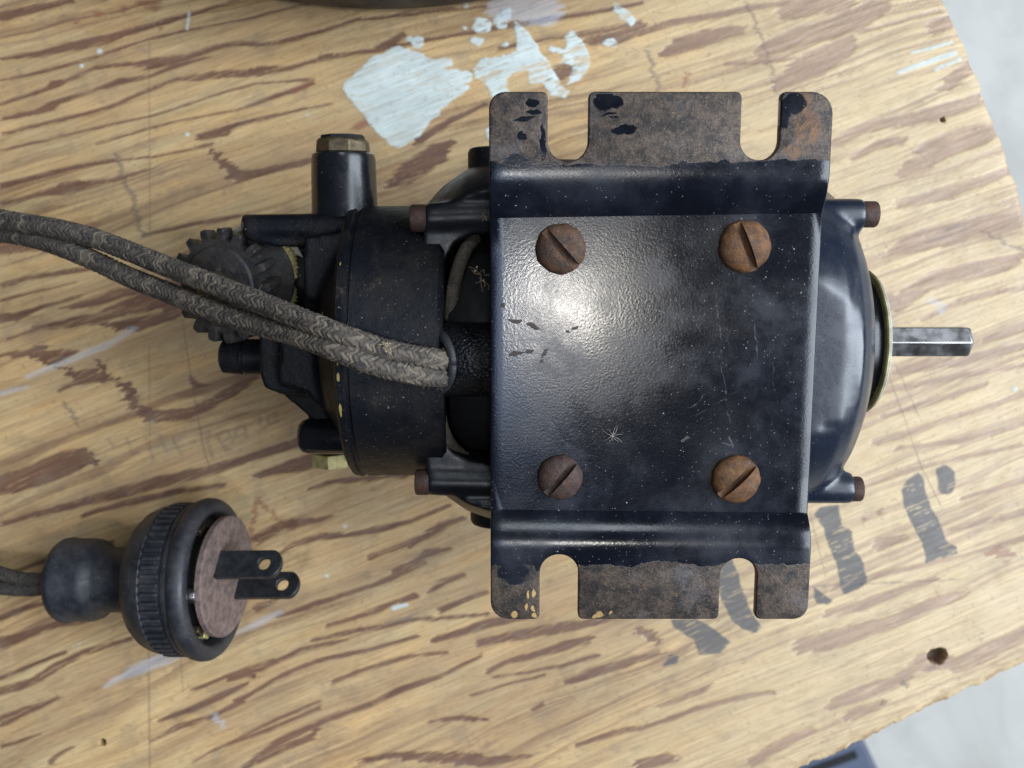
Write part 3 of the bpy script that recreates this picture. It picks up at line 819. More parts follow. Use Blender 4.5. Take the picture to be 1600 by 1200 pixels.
    r = m.math('ADD', m.ramp(m.noise(45, 4, .6, .2), .35, .65, .14, .23), m.math('MULTIPLY', cloud, .10)); r = m.math('ADD', r, m.math('MULTIPLY', m.math('SUBTRACT', fine_, .5), .12))
    r = m.math('MAXIMUM', r, m.math('MULTIPLY', dd, .8)); r = m.math('MAXIMUM', r, m.math('MULTIPLY', anyb, .50))
    n = m.bump(m.noise(2300, 2, .55), .27, .05)
    n = m.bump(m.math('SUBTRACT', 1, anyb), .5, .10, n)
    n = m.bump(m.math('MULTIPLY', anyb, m.noise(1500, 5, .8)), .8, .16, n)
    return m.out(c, r, m.math('MULTIPLY', bare, .35), n)
br = newobj('mounting_bracket', vs, fs, bracket_mat(), motor, 40)
bmm = bmesh.new(); bmm.from_mesh(br.data)
if sum(f.normal.z*f.calc_area() for f in bmm.faces) < 0: bmesh.ops.reverse_faces(bmm, faces=bmm.faces)
bmm.to_mesh(br.data); bmm.free(); br.data.shade_smooth(); br.data.set_sharp_from_angle(angle=R(28))
so = br.modifiers.new('thick', 'SOLIDIFY'); so.thickness = 2.0*MM; so.offset = -1; so.use_even_offset = True
bevel(br, .35, 3, 50)

# --- bracket screws
def screw_head(px, py, rpx, ang, mat, label=None, dome=1.9):
    c = Lp(px, py, PZ+.9); r = rpx/F*(CH-(38+PZ))*.985
    prof = [(-.6, r*.93), (.1, r), (.35, r*.995)] + [(.35+dome*math.sin(R(a)), r*math.cos(R(a))*.995) for a in range(12, 90, 9)] + [(.35+dome, .02)]
    v, f_ = [], []; n = 64
    for (t, rr) in prof:
        for i in range(n):
            a = 2*math.pi*i/n; j = 1+.012*math.sin(5*a+px)+.010*math.sin(11*a+py)+(random.random()-.5)*.012*(rr > r*.8)
            v.append((rr*j*math.cos(a), rr*j*math.sin(a), t))
    for j in range(len(prof)-1):
        for i in range(n): k = (i+1) % n; f_.append((j*n+i, j*n+k, (j+1)*n+k, (j+1)*n+i))
    f_ += [tuple(range(n))[::-1], tuple(range((len(prof)-1)*n, len(prof)*n))]
    o = newobj('screw', v, f_, mat, None, 40)
    cu = MB().box((-r*1.3, -r*.145, .75), (r*1.3, r*.145, 6)).build('cutter', None, None, 0); cu.rotation_euler = (0, R(2.5), R(ang)); 
    boolean_cut(o, cu)
    if not o.data.materials: o.data.materials.append(mat)
    o.parent = br; o.location = (c.x*MM, c.y*MM, PZ*MM)
    bevel(o, .12, 2, 50)
    if label: o['label'] = label
    return o
screw_head(876, 389, 39.5, -48, M_rust)
screw_head(1165, 385, 41, -68, M_rust3, 'most rusted orange-brown screw')
screw_head(875, 747, 37, 49, M_rust2, 'darkest brown screw')
screw_head(1151, 750, 39.5, 44, M_rust3)

# --- body under the bracket
b = MB(); b.lathe([(2, 30), (2, 36.9), (4, 37.2), (50, 37.0), (56, 36.2), (56, 30)], (0, 0, 0), (1, 0, 0), 96, zmax=31.6)
b.build('motor_shell', M_cast, motor, 30)
# brush caps at both sides
for s in (1, -1):
    b = MB(); b.cyl((0.6, s*32, -1), (0.6, s*39.6, -1), 5.6, 40, rim=1.0)
    cap = b.build('brush_cap', M_cast, motor, 40)
    MB().box((-3.5, s*39.3-.4, -1.6), (4.7, s*39.3+.45, -.4)).build('slot_shade_bar', M_dark, cap, 0)  # dark bar in place of a cut slot, its shade put into colour
# left end bell: bowl shape below, open windows on top, two arms with bolts
b = MB()
prof = [(-14.5, 25), (-13, 28.5), (-10, 31.8), (-5, 35.2), (-1, 36.6), (3.5, 37.2), (3.5, 33), (-4, 32.0), (-9, 28.5), (-12.5, 23)]
b.sector(prof, 56, 304, 80)
def Lq(pts, z): return [(Lp(x, y, z).x, Lp(x, y, z).y) for x, y in pts]
b.prism(Lq([(663,319),(690,316),(770,314),(770,364),(738,367),(712,380),(697,405),(690,440),(688,500),(664,500),(660,400)], 19), -6, 19)
b.prism(Lq([(668,640),(690,640),(694,682),(706,703),(735,720),(770,726),(770,780),(690,776),(667,772),(662,700)], 19), -6, 19)
pa = Lp(664, 341, 18); b.cyl((pa.x, pa.y, 17.2), (4, pa.y+.6, 17.2), 2.9, 28)
pa = Lp(668, 752, 18); b.cyl((pa.x, pa.y, 17.2), (4, pa.y-.4, 17.2), 2.9, 28)
cast(b.build('rear_end_bell', M_arm, motor, 180), .5, 12)
def hexbolt(px0, px1, py, rpx, z, mat, nm='through_bolt', rim=.5):
    a = Lp(px0, py, z); c = Lp(px1, py, z); r = rpx/F*(CH-38-z)
    return MB().cyl((a.x, a.y, z), (c.x, a.y, z), r, 28, rim=rim).build(nm, mat, motor, 40)
hexbolt(641, 668, 341, 21, 17.5, M_rust2)
hexbolt(649, 672, 753, 21, 17.5, M_rust2)
# front end bell: dome and bolt bosses on the right
b = MB()
dome = [(40, 10), (40, 34.5), (54, 34.8), (59, 34.4), (63, 33.3), (66.3, 31.3), (68.8, 28.4), (70.8, 24.6), (72.3, 20.4), (73.4, 16), (74.0, 10)]
b.lathe(dome, (0, 0, 0), (1, 0, 0), 96, zmax=31.6)
for (py, pe, ex) in ((336, 1349, 1), (763, 1331, -1)):
    e = Lp(pe, py, 17.5); b.cyl((38, e.y, 17.0), (e.x, e.y, 17.0), 3.1, 28)
    b.prism([(40, e.y-ex*9), (62.5, e.y-ex*10), (e.x-.6, e.y-ex*2.2), (e.x-.6, e.y+ex*.5), (40, e.y+ex*2)], 6, 17.5)
    b.cyl((38, e.y*1.02, -17.0), (e.x, e.y*1.02, -17.0), 3.1, 28)
cast(b.build('front_end_bell', M_bell, motor, 180), .5, 12)
hexbolt(1340, 1370, 335, 20, 17.4, M_rust2)
hexbolt(1324, 1346, 764, 20, 17.4, M_rust2)
for s in (1, -1): MB().cyl((68, s*25.5, -17), (75.5, s*25.5, -17), 2.6, 28, rim=.5).build('through_bolt', M_rust2, motor, 40)
# output collar, brass washer, hex shaft
MB().lathe([(70, 9), (70, 14.3), (75.5, 13.8), (76.9, 13.3), (76.9, 4)], (0, 0, 0), (1, 0, 0), 72).build('bearing_collar', M_enamel, motor, 40)
MB().lathe([(76.9, 5), (76.9, 14.7), (77.15, 15.0), (77.4, 14.8), (77.5, 14.4), (77.5, 5)], (0, 0, 0), (1, 0, 0), 96).build('brass_washer', M_brass, motor, 30)
MB().lathe([(77.5, 4), (77.5, 14.4), (77.8, 14.5), (78.1, 14.1), (78.1, 4)], (0, 0, 0), (1, 0, 0), 96).build('zinc_washer', M_zinc, motor, 30)
xe = Lp(1518, 533, 2).x; hv = MB()
rr = 3.45
def hexring(x, r): return [(x, r*math.cos(R(60*i+28)), r*math.sin(R(60*i+28))) for i in range(6)]
hv.v = hexring(70, rr)+hexring(xe-.5, rr)+hexring(xe, rr*.90)
hv.f = [tuple(range(6))]+[(j*6+i, j*6+(i+1)%6, (j+1)*6+(i+1)%6, (j+1)*6+i) for j in range(2) for i in range(6)]+[tuple(range(12, 18))]
bevel(hv.build('hex_shaft', M_steel, motor, 20), .18, 2, 30)

# --- inner windings seen through the window of the left bell
MB().lathe([(-8, 6), (-8, 21), (-5, 23), (3, 23), (3, 6)], (0, 0, 0), (1, 0, 0), 48).build('field_coil', M_dark, motor, 40)
MB().prism(Lq([(724,620),(762,622),(762,652)], 14), 12, 14).build('insulation_flap', plain('tan_insulation', (.24,.19,.12), .8), motor, 30)

# --- cord entry conduit
cz = 23.2; c0 = Lp(700, 562, cz); b = MB()
cy = c0.y
pr = []
n = 40; tv = []; tf = []
for (xx, r_) in ((c0.x-8.3, 6.3), (c0.x-7.7, 6.8), (c0.x-5.5, 6.85), (8, 6.85)):
    for i in range(n):
        a = 2*math.pi*i/n
        dz = math.cos(a)*r_
        cut = (xx + (dz+6)*.8) if xx < c0.x-3 else xx    # slanted mouth, open upward to the left
        tv.append((cut if xx < c0.x-3 else max(xx, c0.x+2.8), cy+math.sin(a)*r_, cz+dz))
mo = len(tv)
for j in range(3):
    for i in range(n): k = (i+1) % n; tf.append((j*n+i, j*n+k, (j+1)*n+k, (j+1)*n+i))
inner = []
for (xx, r_) in ((c0.x-8.1, 5.4), (c0.x-4.0, 5.1)):
    for i in range(n):
        a = 2*math.pi*i/n; dz = math.cos(a)*r_
        tv.append((xx+(dz+6)*.8, cy+math.sin(a)*r_, cz+dz))
for i in range(n):
    k = (i+1) % n
    tf.append((i, mo+i, mo+k, k)); tf.append((mo+i, mo+n+i, mo+n+k, mo+k))
tf.append(tuple(range(mo+n, mo+2*n))); tf.append(tuple(range(3*n, 4*n)))
con = newobj('cord_conduit', tv, tf, M_crinkle, motor, 40)
# rubber grommet ring around the mouth
gv = MB(); pts = []
for i in range(41):
    a = 2*math.pi*i/40; dz = math.cos(a)*5.9
    pts.append(Vector((c0.x-8.2+(dz+6)*.8, cy+math.sin(a)*5.9, cz+dz)))
v_, f_ = tube(pts, .95, 10); gv.add(v_, f_); gv.build('grommet', M_plug, con, 180)
# saddle under the conduit, joined to the gear housing
b = MB(); b.prism(Lq([(628,502),(700,500),(770,503),(770,622),(700,622),(640,622),(628,600)], 20), 6, 17.6)
cast(b.build('conduit_saddle', M_cast, motor, 180), .5, 6)

# --- gear housing and cover at the left
b = MB()
b.lathe([(-28.6, 20), (-28.6, 27.0), (-28.0, 27.9), (-26.8, 28.1), (-26.6, 27.5), (-25.8, 27.5), (-25.6, 27.9), (-9.5, 27.9), (-8.6, 27), (-8.6, 18)], (0, 0, 0), (1, 0, 0), 128)
gh = b.build('gear_housing', M_cast, motor, 30)
chips = MB()
for px, py, sx, sy in ((524,582,4,9),(529,632,4,10),(533,640,3,6),(524,560,2,5),(548,412,2,3)):
    p = Lp(px, py, 0); yl = Lp(px, py, 22).y; zl = math.sqrt(max(1, 28.15**2-yl**2))
    k = .12; pts_ = []
    for i in range(7):
        a = 6.283*i/7; yy = yl+sy*k*math.sin(a)*(.7+.5*random.random()); pts_.append((-27.5+sx*k*.6*math.cos(a), yy, math.sqrt(28.2**2-yy**2)))
    chips.add(pts_, [tuple(range(7))])
chips.build('paint_chip', plain('yellow_primer', (.24,.19,.06), .6), gh, 0)
b = MB()
b.prism(Lq([(474,372),(545,360),(545,640),(500,640),(476,612),(436,600),(436,520),(474,500)], 12), -20, 12)
b.lathe([(-35.5, 3), (-35.5, 10), (-33, 17), (-29, 23)], (0, 0, 0), (1, 0, 0), 64)
b.prism(Lq([(376,338),(560,334),(560,382),(430,386),(392,376),(378,366)], 7), -14, 7.2)
q_ = Lp(476, 436, -2); b.cyl((q_.x-1, q_.y, -4), (-28, q_.y, -4), 9.5, 48, rim=1)
q_ = Lp(505, 395, 12); b.cyl((q_.x, q_.y, 6), (-27, q_.y, 6), 3.4, 28, rim=1)
q_ = Lp(480, 640, 0); b.cyl((q_.x, q_.y, -6), (-27, q_.y, -6), 7, 32, rim=1)
a_ = Lp(384, 356, 6); b.cyl((a_.x, a_.y, 5), (-28, a_.y+.3, 6), 2.7, 28, rim=.8)
b.prism(Lq([(404,520),(530,515),(530,618),(440,618),(412,606),(404,580)], 9), -12, 9)
b.prism(Lq([(436,612),(540,612),(540,700),(512,690),(486,655)], 5), -14, 5)
cast(b.build('gearbox_cover', M_cast, motor, 180), .5, 7)
a_ = Lp(344, 558, 2); b = MB(); b.lathe([(0, 2.6), (.5, 3.4), (4.2, 3.75), (4.4, 3.3), (5, 3.3), (5.2, 3.7), (12, 3.7)], (a_.x, a_.y, 1), (1, 0, 0), 40)
b.build('shaft_stub', M_cast, motor, 40)
a_ = Lp(464, 683, 6); b = MB(); b.lathe([(0, 1.2), (.4, 2.6), (1.2, 3.4), (2.2, 3.7), (13, 3.8)], (a_.x, a_.y, 5), (1, 0, 0), 40)
b.build('cover_post', M_enamel, motor, 60)
a_ = Lp(374, 353, 8); MB().cyl((a_.x, a_.y, 5), (a_.x+3.0, a_.y, 5), 2.3, 28, rim=.5).build('cover_screw', M_rust2, motor, 40)
a_ = Lp(538, 735, -14); MB().lathe([(0, 3.2), (0, 4.6), (3, 4.6), (3, 3)], (a_.x-3, a_.y+4, -15), (0, -1, 0), 6).build('drain_plug', M_brass, motor, 20)
a_ = Lp(530, 725, -14); MB().cyl((a_.x-3.8, a_.y+3, -16), (a_.x+6, a_.y+3, -16), 3.2, 24).build('drain_boss', M_cast, motor, 40)
# oil filler post with brass-faced square cap
p0 = Lp(538, 345, 1); b = MB(); xo = Lp(538, 300, 1).x; y1 = Lp(538, 238, 1).y; y0 = p0.y-6
b.lathe([(0, 6.8), (y1-y0-1.4, 6.45), (y1-y0-.5, 6.2), (y1-y0, 5.4)], (xo, y0, 1), (0, 1, 0), 48)
op = b.build('oil_filler', M_enamel, motor, 40)
b = MB(); b.lathe([(0, 5.6), (2.3, 5.4), (2.9, 4.8)], (xo, y1-.2, 1), (0, 1, 0), 8, up=(.38, 0, .92)); bevel(b.build('filler_cap', M_bronze, op, 25), .3)
b = MB(); b.lathe([(0, 4.6), (.8, 4.4)], (xo, y1+2.5, 1), (0, 1, 0), 8, up=(.38, 0, .92)); b.build('cap_top', M_dark, op, 25)

# --- output gear, hub and brass ring
gn = Vector((-.34, -.05, .92)).normalized(); gc = Lp(343, 448, 5)
gu = Vector((0, 1, 0)); gu = (gu-gn*gu.dot(gn)).normalized(); gw = gu.cross(gn)
def toothed(nt, ro, ri, z0, z1, ph=0, skew=.10):
    prof = []
    for i in range(nt):
        for (fa, r_) in ((-.30, ri), (-.27, ri+.3), (-.20, ro-.25), (-.15, ro), (.15, ro), (.20, ro-.25), (.27, ri+.3), (.30, ri)):
            prof.append((2*math.pi*(i+fa)/nt+ph, r_))
    vs_ = []; m_ = len(prof); L_ = ((z0, .96), (z0+.25, 1), (z1-.25, 1), (z1, .96))
    for k, (z, s_) in enumerate(L_):
        for a, r_ in prof:
            a2 = a+skew*(z-z0)/(z1-z0)
            vs_.append(gc+gn*z+(gu*math.cos(a2)+gw*math.sin(a2))*r_*(s_ if r_ > ri+.1 else 1))
    fs_ = [tuple(range(m_))[::-1], tuple(range(3*m_, 4*m_))]+[(k*m_+i, k*m_+(i+1)%m_, (k+1)*m_+(i+1)%m_, (k+1)*m_+i) for k in range(3) for i in range(m_)]
    return vs_, fs_
b = MB(); v_, f_ = toothed(17, 11.7, 9.5, -4.6, 0); b.add(v_, f_)
b.lathe([(-.2, 8.4), (.5, 7.9), (1.0, 4.6), (1.0, 3.0)], gc, gn, 48)
ge = b.build('output_gear', M_gear, motor, 30)
b = MB(); b.lathe([(0, 3.3), (2.2, 3.2), (2.6, 2.6)], gc+gn*.8, gn, 32); b.build('gear_hub', M_bronze, ge, 40)
b = MB(); b.lathe([(-10, 8.2), (-4.6, 8.2)], gc, gn, 48); b.build('gear_neck', M_cast, motor, 40)
b = MB(); vs_ = []
gco = Lp(402, 434, 1.5)
nt = 72
for z, s_ in ((-1.2, 1), (0, 1), (.5, .97)):
    for i in range(nt*2): a = math.pi*i/nt; r_ = (10.3 if i % 2 else 9.9)*s_; vs_.append(gco+gn*z+(gu*math.cos(a)+gw*math.sin(a))*r_)
m_ = nt*2; b.add(vs_, [tuple(range(m_))[::-1], tuple(range(2*m_, 3*m_))]+[(k*m_+i, k*m_+(i+1)%m_, (k+1)*m_+(i+1)%m_, (k+1)*m_+i) for k in range(2) for i in range(m_)])
b.build('knurled_brass_ring', M_brass, motor, 20)
MB().lathe([(.2, 9.3), (.9, 9.3), (1.1, 8.9)], gco, gn, 64).build('ring_inner_face', M_gear, motor, 30)
b = MB(); b.lathe([(-5.5, 10.5), (-1.9, 11.3), (-1.3, 11.0)], gco, gn, 64); b.build('bearing_rim', M_bronze, motor, 30)
b = MB(); b.lathe([(-1.35, 10.2), (-1.35, 11.2), (-1.1, 11.2), (-1.1, 10.2)], gco, gn, 64); b.build('rim_washer', M_zinc, motor, 30)

# ------------------------------------------------------------------ braided cords
def braid_mat(name, a, b_, c_):
    m = Mat(name)
    k = m.ramp(m.noise(650, 4, .7), .38, .64); f_ = m.ramp(m.noise(2600, 3, .7), .35, .65)
    at = m.n('Attribute'); at.attribute_name = 'yarn'
    c = m.mix(k, a, b_); c = m.mix(m.math('MULTIPLY', f_, .35), c, c_); c = m.mix(m.math('MULTIPLY', m.ramp(at.outputs['Fac'], .40, 1.0), .85), c, (.215, .175, .13))
    c = m.mix(m.math('MULTIPLY', m.ramp(m.noise(90, 3), .5, .7), .5), c, (.050, .038, .028))
    c = m.mix(m.math('MULTIPLY', dust_mask(m, 1100, .16, .25), .7), c, (.45, .40, .33))
    return m.out(c, .85, 0, m.bump(m.noise(3000, 4, .75), .9, .14))
def yarn(o, pts, n, twist, N=5, pitch=1.2):   # every strand of the braid is spun from its own lighter or darker yarn
    d = 0; out = []
    for i, p in enumerate(pts):
        if i: d += (p-pts[i-1]).length
        for k in range(n):
            t = ((2*math.pi*k/n+twist*d)*N/(2*math.pi)) % 1.0; tri = abs(t*2-1)
            q = (d+wob(d, 2*math.pi*k/n+twist*d))/pitch+tri*1.15; h = (math.sin(math.floor(q+.5)*12.9898+(t > .5)*4.1)*43758.5) % 1.0
            h2 = (math.sin(math.floor((q+.5)*3)*7.13)*9631.7) % 1.0
            v = .55*h+.45*h2; out += [v, v, v, 1]
    ca_ = o.data.color_attributes.new('yarn', 'FLOAT_COLOR', 'POINT'); ca_.data.foreach_set('color', out)
M_braid = braid_mat('braided_cotton_sleeve', (.028,.026,.027), (.075,.062,.050), (.135,.110,.085))
M_braid2 = braid_mat('dusty_tan_sleeve', (.07,.06,.05), (.14,.12,.09), (.19,.16,.12))
def wob(d, a): return .30*math.sin(d*.83+1)+.16*math.sin(d*2.1+a)+.10*math.sin(d*4.7+2*a)
def braid(a, d, N=5, pitch=1.2, depth=.27):
    t = (a*N/(2*math.pi)) % 1.0; tri = abs(t*2-1); d = d+wob(d, a)
    h = .5+.5*math.cos(2*math.pi*(d/pitch + tri*1.15))
    depth *= .75+.6*((math.sin(math.floor(d/pitch+tri*1.15+.5)*91.7+(t > .5)*3.3)*4375.8) % 1.0)
    edge_ = 1-.5*math.exp(-((min(tri, 1-tri))/.10)**2)
    fil = .12*math.sin(2*math.pi*(d/pitch*3 + tri*3.4))
    return depth*(h**.6*edge_+fil-.55)
cord = empty('power_cord', Wp(60, 360, 30)*MM)
tag(cord, 'pair of brown-grey braided cloth cords running from the left edge into the motor', 'cord')
inv = cord.location/MM
def cord_pts(lst, n): return spline([Wp(x, y, z)-inv for x, y, z in lst], n)
A = [(-420,330,8),(-250,322,14),(-120,330,24),(-40,336,30),(20,346,35),(80,356,39),(140,370,42),(200,392,46),(260,416,50.5),(330,443,56),(400,470,61.5),(470,498,66),(530,522,68.9),(590,543,68.3),(640,555,67.6),(685,562,66.2),(712,567,63.2),(745,570,59.5)]
B = [(-420,372,4.5),(-250,362,9),(-120,362,19),(-40,362,27),(20,366,32),(80,380,37.0),(140,404,41),(200,432,44.5),(260,456,48.5),(330,484,54),(400,507,59),(470,527,64.5),(530,549,68.6),(590,571,68.2),(640,583,67.0),(685,588,65.4),(712,589,62.4),(745,588,58.8)]
for pl in (A, B):
    v_, f_ = tube(cord_pts(pl, 1300), lambda u: 2.12-.27*u, 44, braid, .05)
    yarn(newobj('braided_wire', v_, f_, M_braid, cord, 180), cord_pts(pl, 1300), 44, .05)
hb = MB()
for pl in (A, B):
    cp = cord_pts(pl, 400)
    for i in range(420):
        p = cp[random.randrange(120, 395)]; a = random.random()*6.283
        d = Vector((random.gauss(0,.6), math.cos(a), abs(math.sin(a)))).normalized(); t = Vector((random.gauss(0,1), random.gauss(0,1), random.gauss(0,.5))).normalized()
        q = p+d*1.9; L_ = .25+1.0*random.random()**3
        v_, f_ = tube([q, q+d*L_*.4+t*L_*.4, q+d*L_*.35+t*L_], .024, 3); hb.add(v_, f_)
tag(hb.build('loose_fibre', plain('grey_brown_fuzz', (.20,.165,.12), .9), cord, 0), kind='stuff')
# leads inside the left bell window belong to the motor
for lst in ([(742,372,14),(728,390,17),(716,420,19),(708,455,19.5),(704,500,18)], [(684,612,19),(686,640,19.5),(693,672,19),(708,700,17),(735,722,13)]):
    v_, f_ = tube(spline([Lp(x, y, z) for x, y, z in lst], 160), 1.25, 24, lambda a, d: braid(a, d, 4, .9, .12))
    newobj('lead_wire', v_, f_, M_braid2, motor, 180)

# ------------------------------------------------------------------ wall plug
tilt = R(7); ax = Vector((math.cos(tilt), .034, math.sin(tilt))).normalized()
p_tail = Wp(99, 906, 13.9)
plug = empty('wall_plug', p_tail*MM)
tag(plug, 'round black two-blade electrical plug with brown fibre face lying left of the motor', 'plug')
uu = Vector((0,0,1)); uu = (uu-ax*uu.dot(ax)).normalized(); ww = ax.cross(uu)
pl = MB()
pl.lathe([(0, 3), (0, 8.6), (.3, 9.3), (1.2, 9.8), (2.2, 9.9), (2.8, 9.6), (8.2, 9.5), (9.6, 9.1), (10.4, 8.0), (11.2, 7.5), (18.6, 7.6), (20.0, 8.3), (20.6, 10.0), (21.0, 12.6), (21.8, 14.3), (23.4, 15.7), (25.4, 16.6), (27.2, 17.0), (27.4, 16.7), (32.6, 17.0), (32.8, 17.5),
          (33.5, 17.7), (34.0, 17.6), (34.4, 18.1), (35.6, 18.4), (36.8, 18.3), (37.7, 17.7), (38.1, 16.8), (38.0, 15.5), (37.3, 14.7), (34.0, 14.4), (34.0, 2)], (0,0,0), ax, 96)
pb = pl.build('plug_body', M_plug, plug, 50)
rb = MB()
for i in range(56):
    a = 2*math.pi*i/56; d = uu*math.cos(a)+ww*math.sin(a); t = ax.cross(d)
    c_ = ax*30.0+d*16.85
    vs_ = [c_+ax*s1*2.0+t*s2*.40+d*s3 for s1 in (-1, 1) for s2 in (-1, 1) for s3 in (-.6, .62)]
    rb.add(vs_, [(0,1,3,2),(4,6,7,5),(0,4,5,1),(2,3,7,6),(0,2,6,4),(1,5,7,3)])
o = rb.build('grip_rib', M_plug, plug, 0); tag(o, kind='stuff'); bevel(o, .14, 2)
fa = (ax*1.0+uu*.03+ww*.05).normalized()
fb = MB(); fb.lathe([(0, 12.5), (.1, 13.7), (1.3, 13.7), (1.5, 13.4)], ax*39.0+Vector((0, .6, 0)), fa, 72)
fb.build('face_disc', M_fibre, plug, 30)
MB().lathe([(0, 11.6), (5.0, 11.6)], ax*34.1, ax, 60).build('inner_core', M_dark, plug, 30)
roll = R(33)
side = (uu*math.cos(roll)+ww*math.sin(roll)*-1).normalized()     # from the lower blade to the upper one
if True:
    wd = ax.cross(side).normalized()
for s in (1, -1):
    L_, Wd, Tk = 15.2, 3.15, .75; ol = []
    ol = [(-3, -Wd), (L_-2.4, -Wd)] + [(L_-2.4+2.4*math.sin(R(a)), -Wd+Wd*(1-math.cos(R(a)))) for a in range(15, 91, 15)]
    ol += [(p_[0], -p_[1]) for p_ in ol[::-1][1:]]
    # plate with a real hole: ring of quads between the hole and the outline
    hx, hr, n = L_-4.0, 1.45, 28; hole_ = [(hx+hr*math.cos(2*math.pi*i/n), hr*math.sin(2*math.pi*i/n)) for i in range(n)]
    bm2 = bmesh.new()
    for zz in (-Tk, Tk):
        ov = [bm2.verts.new((x, y, zz)) for x, y in ol]; hv_ = [bm2.verts.new((x, y, zz)) for x, y in hole_]
        e1 = [bm2.edges.new((ov[i], ov[(i+1) % len(ov)])) for i in range(len(ov))]; e2 = [bm2.edges.new((hv_[i], hv_[(i+1) % n])) for i in range(n)]
        bmesh.ops.triangle_fill(bm2, edges=e1+e2, use_beauty=True)
        if zz < 0: o0, h0 = ov, hv_
        else:
            for i in range(len(ov)): bm2.faces.new((o0[i], o0[(i+1) % len(ov)], ov[(i+1) % len(ov)], ov[i]))
            for i in range(n): bm2.faces.new((h0[(i+1) % n], h0[i], hv_[i], hv_[(i+1) % n]))
    off = ax*40.2+Vector((0, .6, 0))+side*s*6.35
    for v in bm2.verts:
        v.co = (off+ax*v.co.x+wd*v.co.y+side*v.co.z)*MM
    me2 = bpy.data.meshes.new('prong'); bm2.to_mesh(me2); bm2.free()
    bevel(finish('prong', me2, M_blade, plug, 30), .15, 2)
cs = MB(); q = ax*41.5-side*2+wd*0+(-uu*.2+ww*0)*1
pp = ax*39.8 + (uu*.55-ww*.0)*0
for k, (a, rr_, mt, nm) in enumerate(((R(80), 13.9, M_steel, 'terminal_screw'),)):
    d = (uu*.62+ww*.0)-0*ww
    d = (Wp(324, 915, 24)-p_tail-ax*40); d = (d-ax*d.dot(ax)).normalized()
    MB().cyl(ax*34.4+d*12.8, ax*39.0+d*12.8, 1.6, 20, rim=.3).build(nm, mt, plug, 40)
for k, dy in enumerate((-12, 10)):
    lst = [(-330, 880+dy*1.4, 2.5), (-180, 890+dy*1.4, 3), (-60, 893+dy*1.2, 5), (0, 908+dy, 10.5), (45, 914+dy*.7, 12.6), (100, 910+dy*.5, 13.9)]
    v_, f_ = tube(spline([Wp(*q)-p_tail for q in lst], 420), 1.55, 28, braid)
    newobj('braided_wire', v_, f_, M_braid, plug, 180)

# ------------------------------------------------------------------ small loose things
def leg_tube(b, pts, r): v_, f_ = tube(spline(pts, 10), lambda u: r*(1-.6*u), 5); b.add(v_, f_)
sp0 = l2w(Lp(957, 680, PZ)); spider = empty('dead_spider', sp0*MM, (ROLL, 0, 0)); b = MB()
b.lathe([(-.42, .02), (-.35, .16), (-.1, .24), (.15, .20), (.25, .10), (.35, .15), (.5, .13), (.6, .02)], (0, 0, .35), (.3, .9, .1), 14)
for i, (a, L_) in enumerate(((20,1.7),(52,1.9),(85,1.6),(115,1.5),(160,2.2),(205,2.0),(250,1.7),(300,1.5),(335,2.1))):
    a = R(a); d = Vector((math.cos(a), math.sin(a), 0)); t = Vector((-d.y, d.x, 0))*(.5 if i % 2 else -.45)
    leg_tube(b, [Vector((0,0,.35)), d*L_*.35+Vector((0,0,.75)), d*L_*.75+t*.4+Vector((0,0,.35)), d*L_+t+Vector((0,0,.06))], .055)
bs = b.build('spider_body', M_spider, spider, 180)
tag(spider, 'tiny pale dried spider curled on the black bracket plate', 'spider')
def tuft(name, label, px, py, zl, n, size, mat=M_lint, crumbs=3):
    e = empty(name, l2w(Lp(px, py, zl))*MM); b = MB()
    for i in range(n):
        p = Vector((random.gauss(0,.25)*size, random.gauss(0,.25)*size, .1)); q = [p]
        d = Vector((random.gauss(0,1), random.gauss(0,1), abs(random.gauss(0,.35)))).normalized()
        for k in range(3): d = (d+Vector((random.gauss(0,.6), random.gauss(0,.6), random.gauss(0,.15)))).normalized(); p = p+d*size*.4; q.append(p)
        v_, f_ = tube(spline(q, 9), .04, 4); b.add(v_, f_)
    for i in range(crumbs):
        p = Vector((random.gauss(0,.3)*size, random.gauss(0,.3)*size, .15)); r_ = .12*size*(.5+random.random()); b.lathe([(-r_, r_*.2), (-r_*.3, r_*.8), (r_*.4, r_*.7), (r_, r_*.1)], p, (random.random(), random.random(), random.random()), 6)
    o = b.build('fibre_clump', mat, e, 0); tag(e, label, 'lint'); return e
tuft('lint', 'tan lint tuft caught at the upper left corner of the bracket beside the bolt arm', 760, 340, 20.5, 8, 1.3)
tuft('lint', 'tuft of tan lint lying on top of the cord near the conduit mouth', 604, 540, 32.6, 9, 1.2, crumbs=6)
tuft('lint', 'tan lint crumb below the cord at the rim of the gear housing', 521, 545, 28.6, 7, 1.0, crumbs=5)
tuft('lint', 'curly tan lint strands in the dark window of the motor between strap and bracket', 752, 432, 23.5, 9, 2.0, crumbs=3)

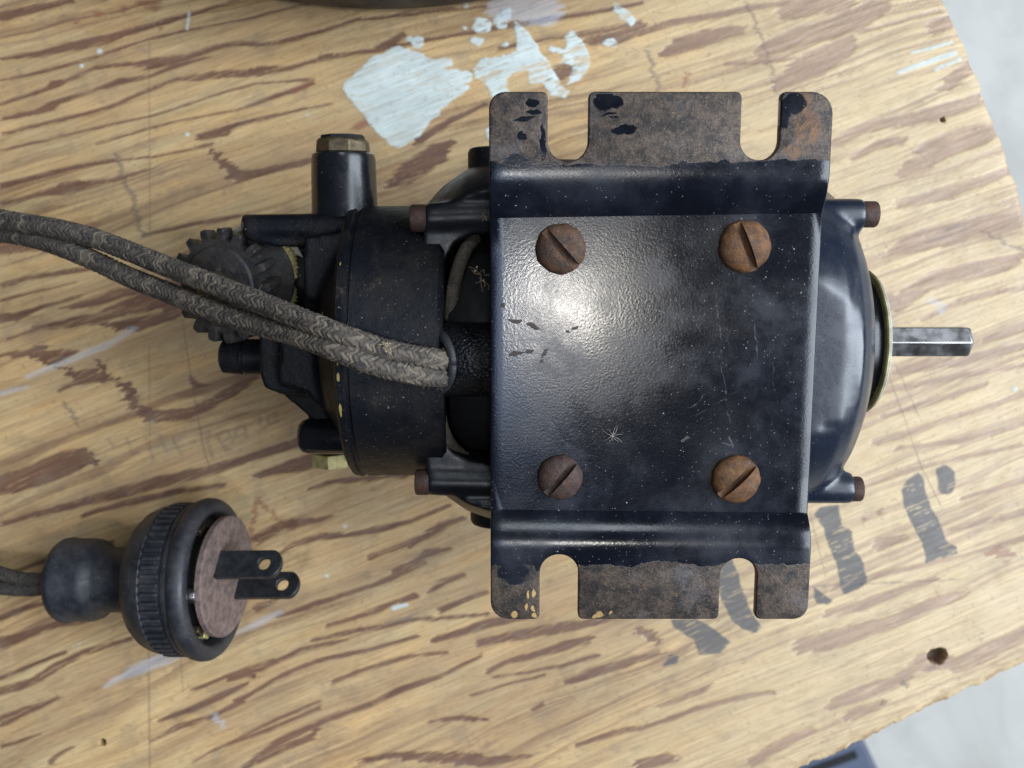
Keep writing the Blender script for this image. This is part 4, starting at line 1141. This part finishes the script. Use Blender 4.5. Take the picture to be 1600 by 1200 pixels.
# ------------------------------------------------------------------ things at the frame's edge
def rounded_slab(name, pts_px, zt, hgt, mat, rad, label, cat):
    P = [Wp(x, y, zt) for x, y in pts_px]; c = sum(P, Vector())/len(P); c.z = zt-hgt
    e = empty(name, c*MM); b = MB(); b.prism([((p-c).x, (p-c).y) for p in P], 0, hgt); o = b.build('body', mat, e, 30); bevel(o, rad, 4, 30)
    tag(e, label, cat); return e, c
disc = empty('black_pot', Vector((-31, 219.0, 0))*MM)
b = MB(); b.lathe([(0, 120), (1.0, 124), (6, 128), (16, 130), (24, 130), (26, 128.5), (26, 124), (8, 120)], (0, 0, 0), (0, 0, 1), 200)
b.build('body', M_cast, disc, 50); tag(disc, 'black round-edged object just showing at the top edge of the photo', 'container')
M_blue = plain('slate_blue_plastic', (.075,.095,.15), .5, 0, 100, .2, .1, .1)
e, c = rounded_slab('tool_case', [(1348,1150),(1440,1340),(1180,1470),(1080,1270)], FZ+70, 70, M_blue, 4, 'slate blue plastic case on the floor under the lower bench edge', 'case')
P1, P2 = Wp(1170, 1240, FZ+70), Wp(1338, 1178, FZ+70)
for i in range(3):
    d = (P2-P1).normalized(); nrm = Vector((d.y, -d.x, 0)); o_ = nrm*i*30
    b = MB(); q1 = P1-c+o_; q2 = P2-c+o_; b.add([q1-nrm*3+Vector((0,0,-3)), q2-nrm*3+Vector((0,0,-3)), q2+nrm*3+Vector((0,0,-3)), q1+nrm*3+Vector((0,0,-3)), q1-nrm*3+Vector((0,0,1.5)), q2-nrm*3+Vector((0,0,1.5)), q2+nrm*3+Vector((0,0,1.5)), q1+nrm*3+Vector((0,0,1.5))],
        [(0,3,2,1),(4,5,6,7),(0,1,5,4),(1,2,6,5),(2,3,7,6),(3,0,4,7)]); b.build('groove_shade_strip', M_dark, e, 0)  # raised dark bars stand in for the shade inside grooves
# terminals glimpsed in the gap between the plug's rim and its fibre face
for px, py, ln_, mt in ((318, 845, 2.6, M_bronze), (322, 945, 3.0, M_bronze), (335, 968, 2.4, M_brass)):
    d = (Wp(px, py, 22)-p_tail-ax*38); d = (d-ax*d.dot(ax)).normalized(); t = ax.cross(d)
    b = MB(); c_ = ax*35.6+d*12.6
    b.add([c_+ax*i+t*j*ln_*.5+d*k for i in (-1.2, 1.4) for j in (-1, 1) for k in (-.8, .8)], [(0,1,3,2),(4,6,7,5),(0,4,5,1),(2,3,7,6),(0,2,6,4),(1,5,7,3)])
    bevel(b.build('terminal_strip', mt, plug, 30), .2)
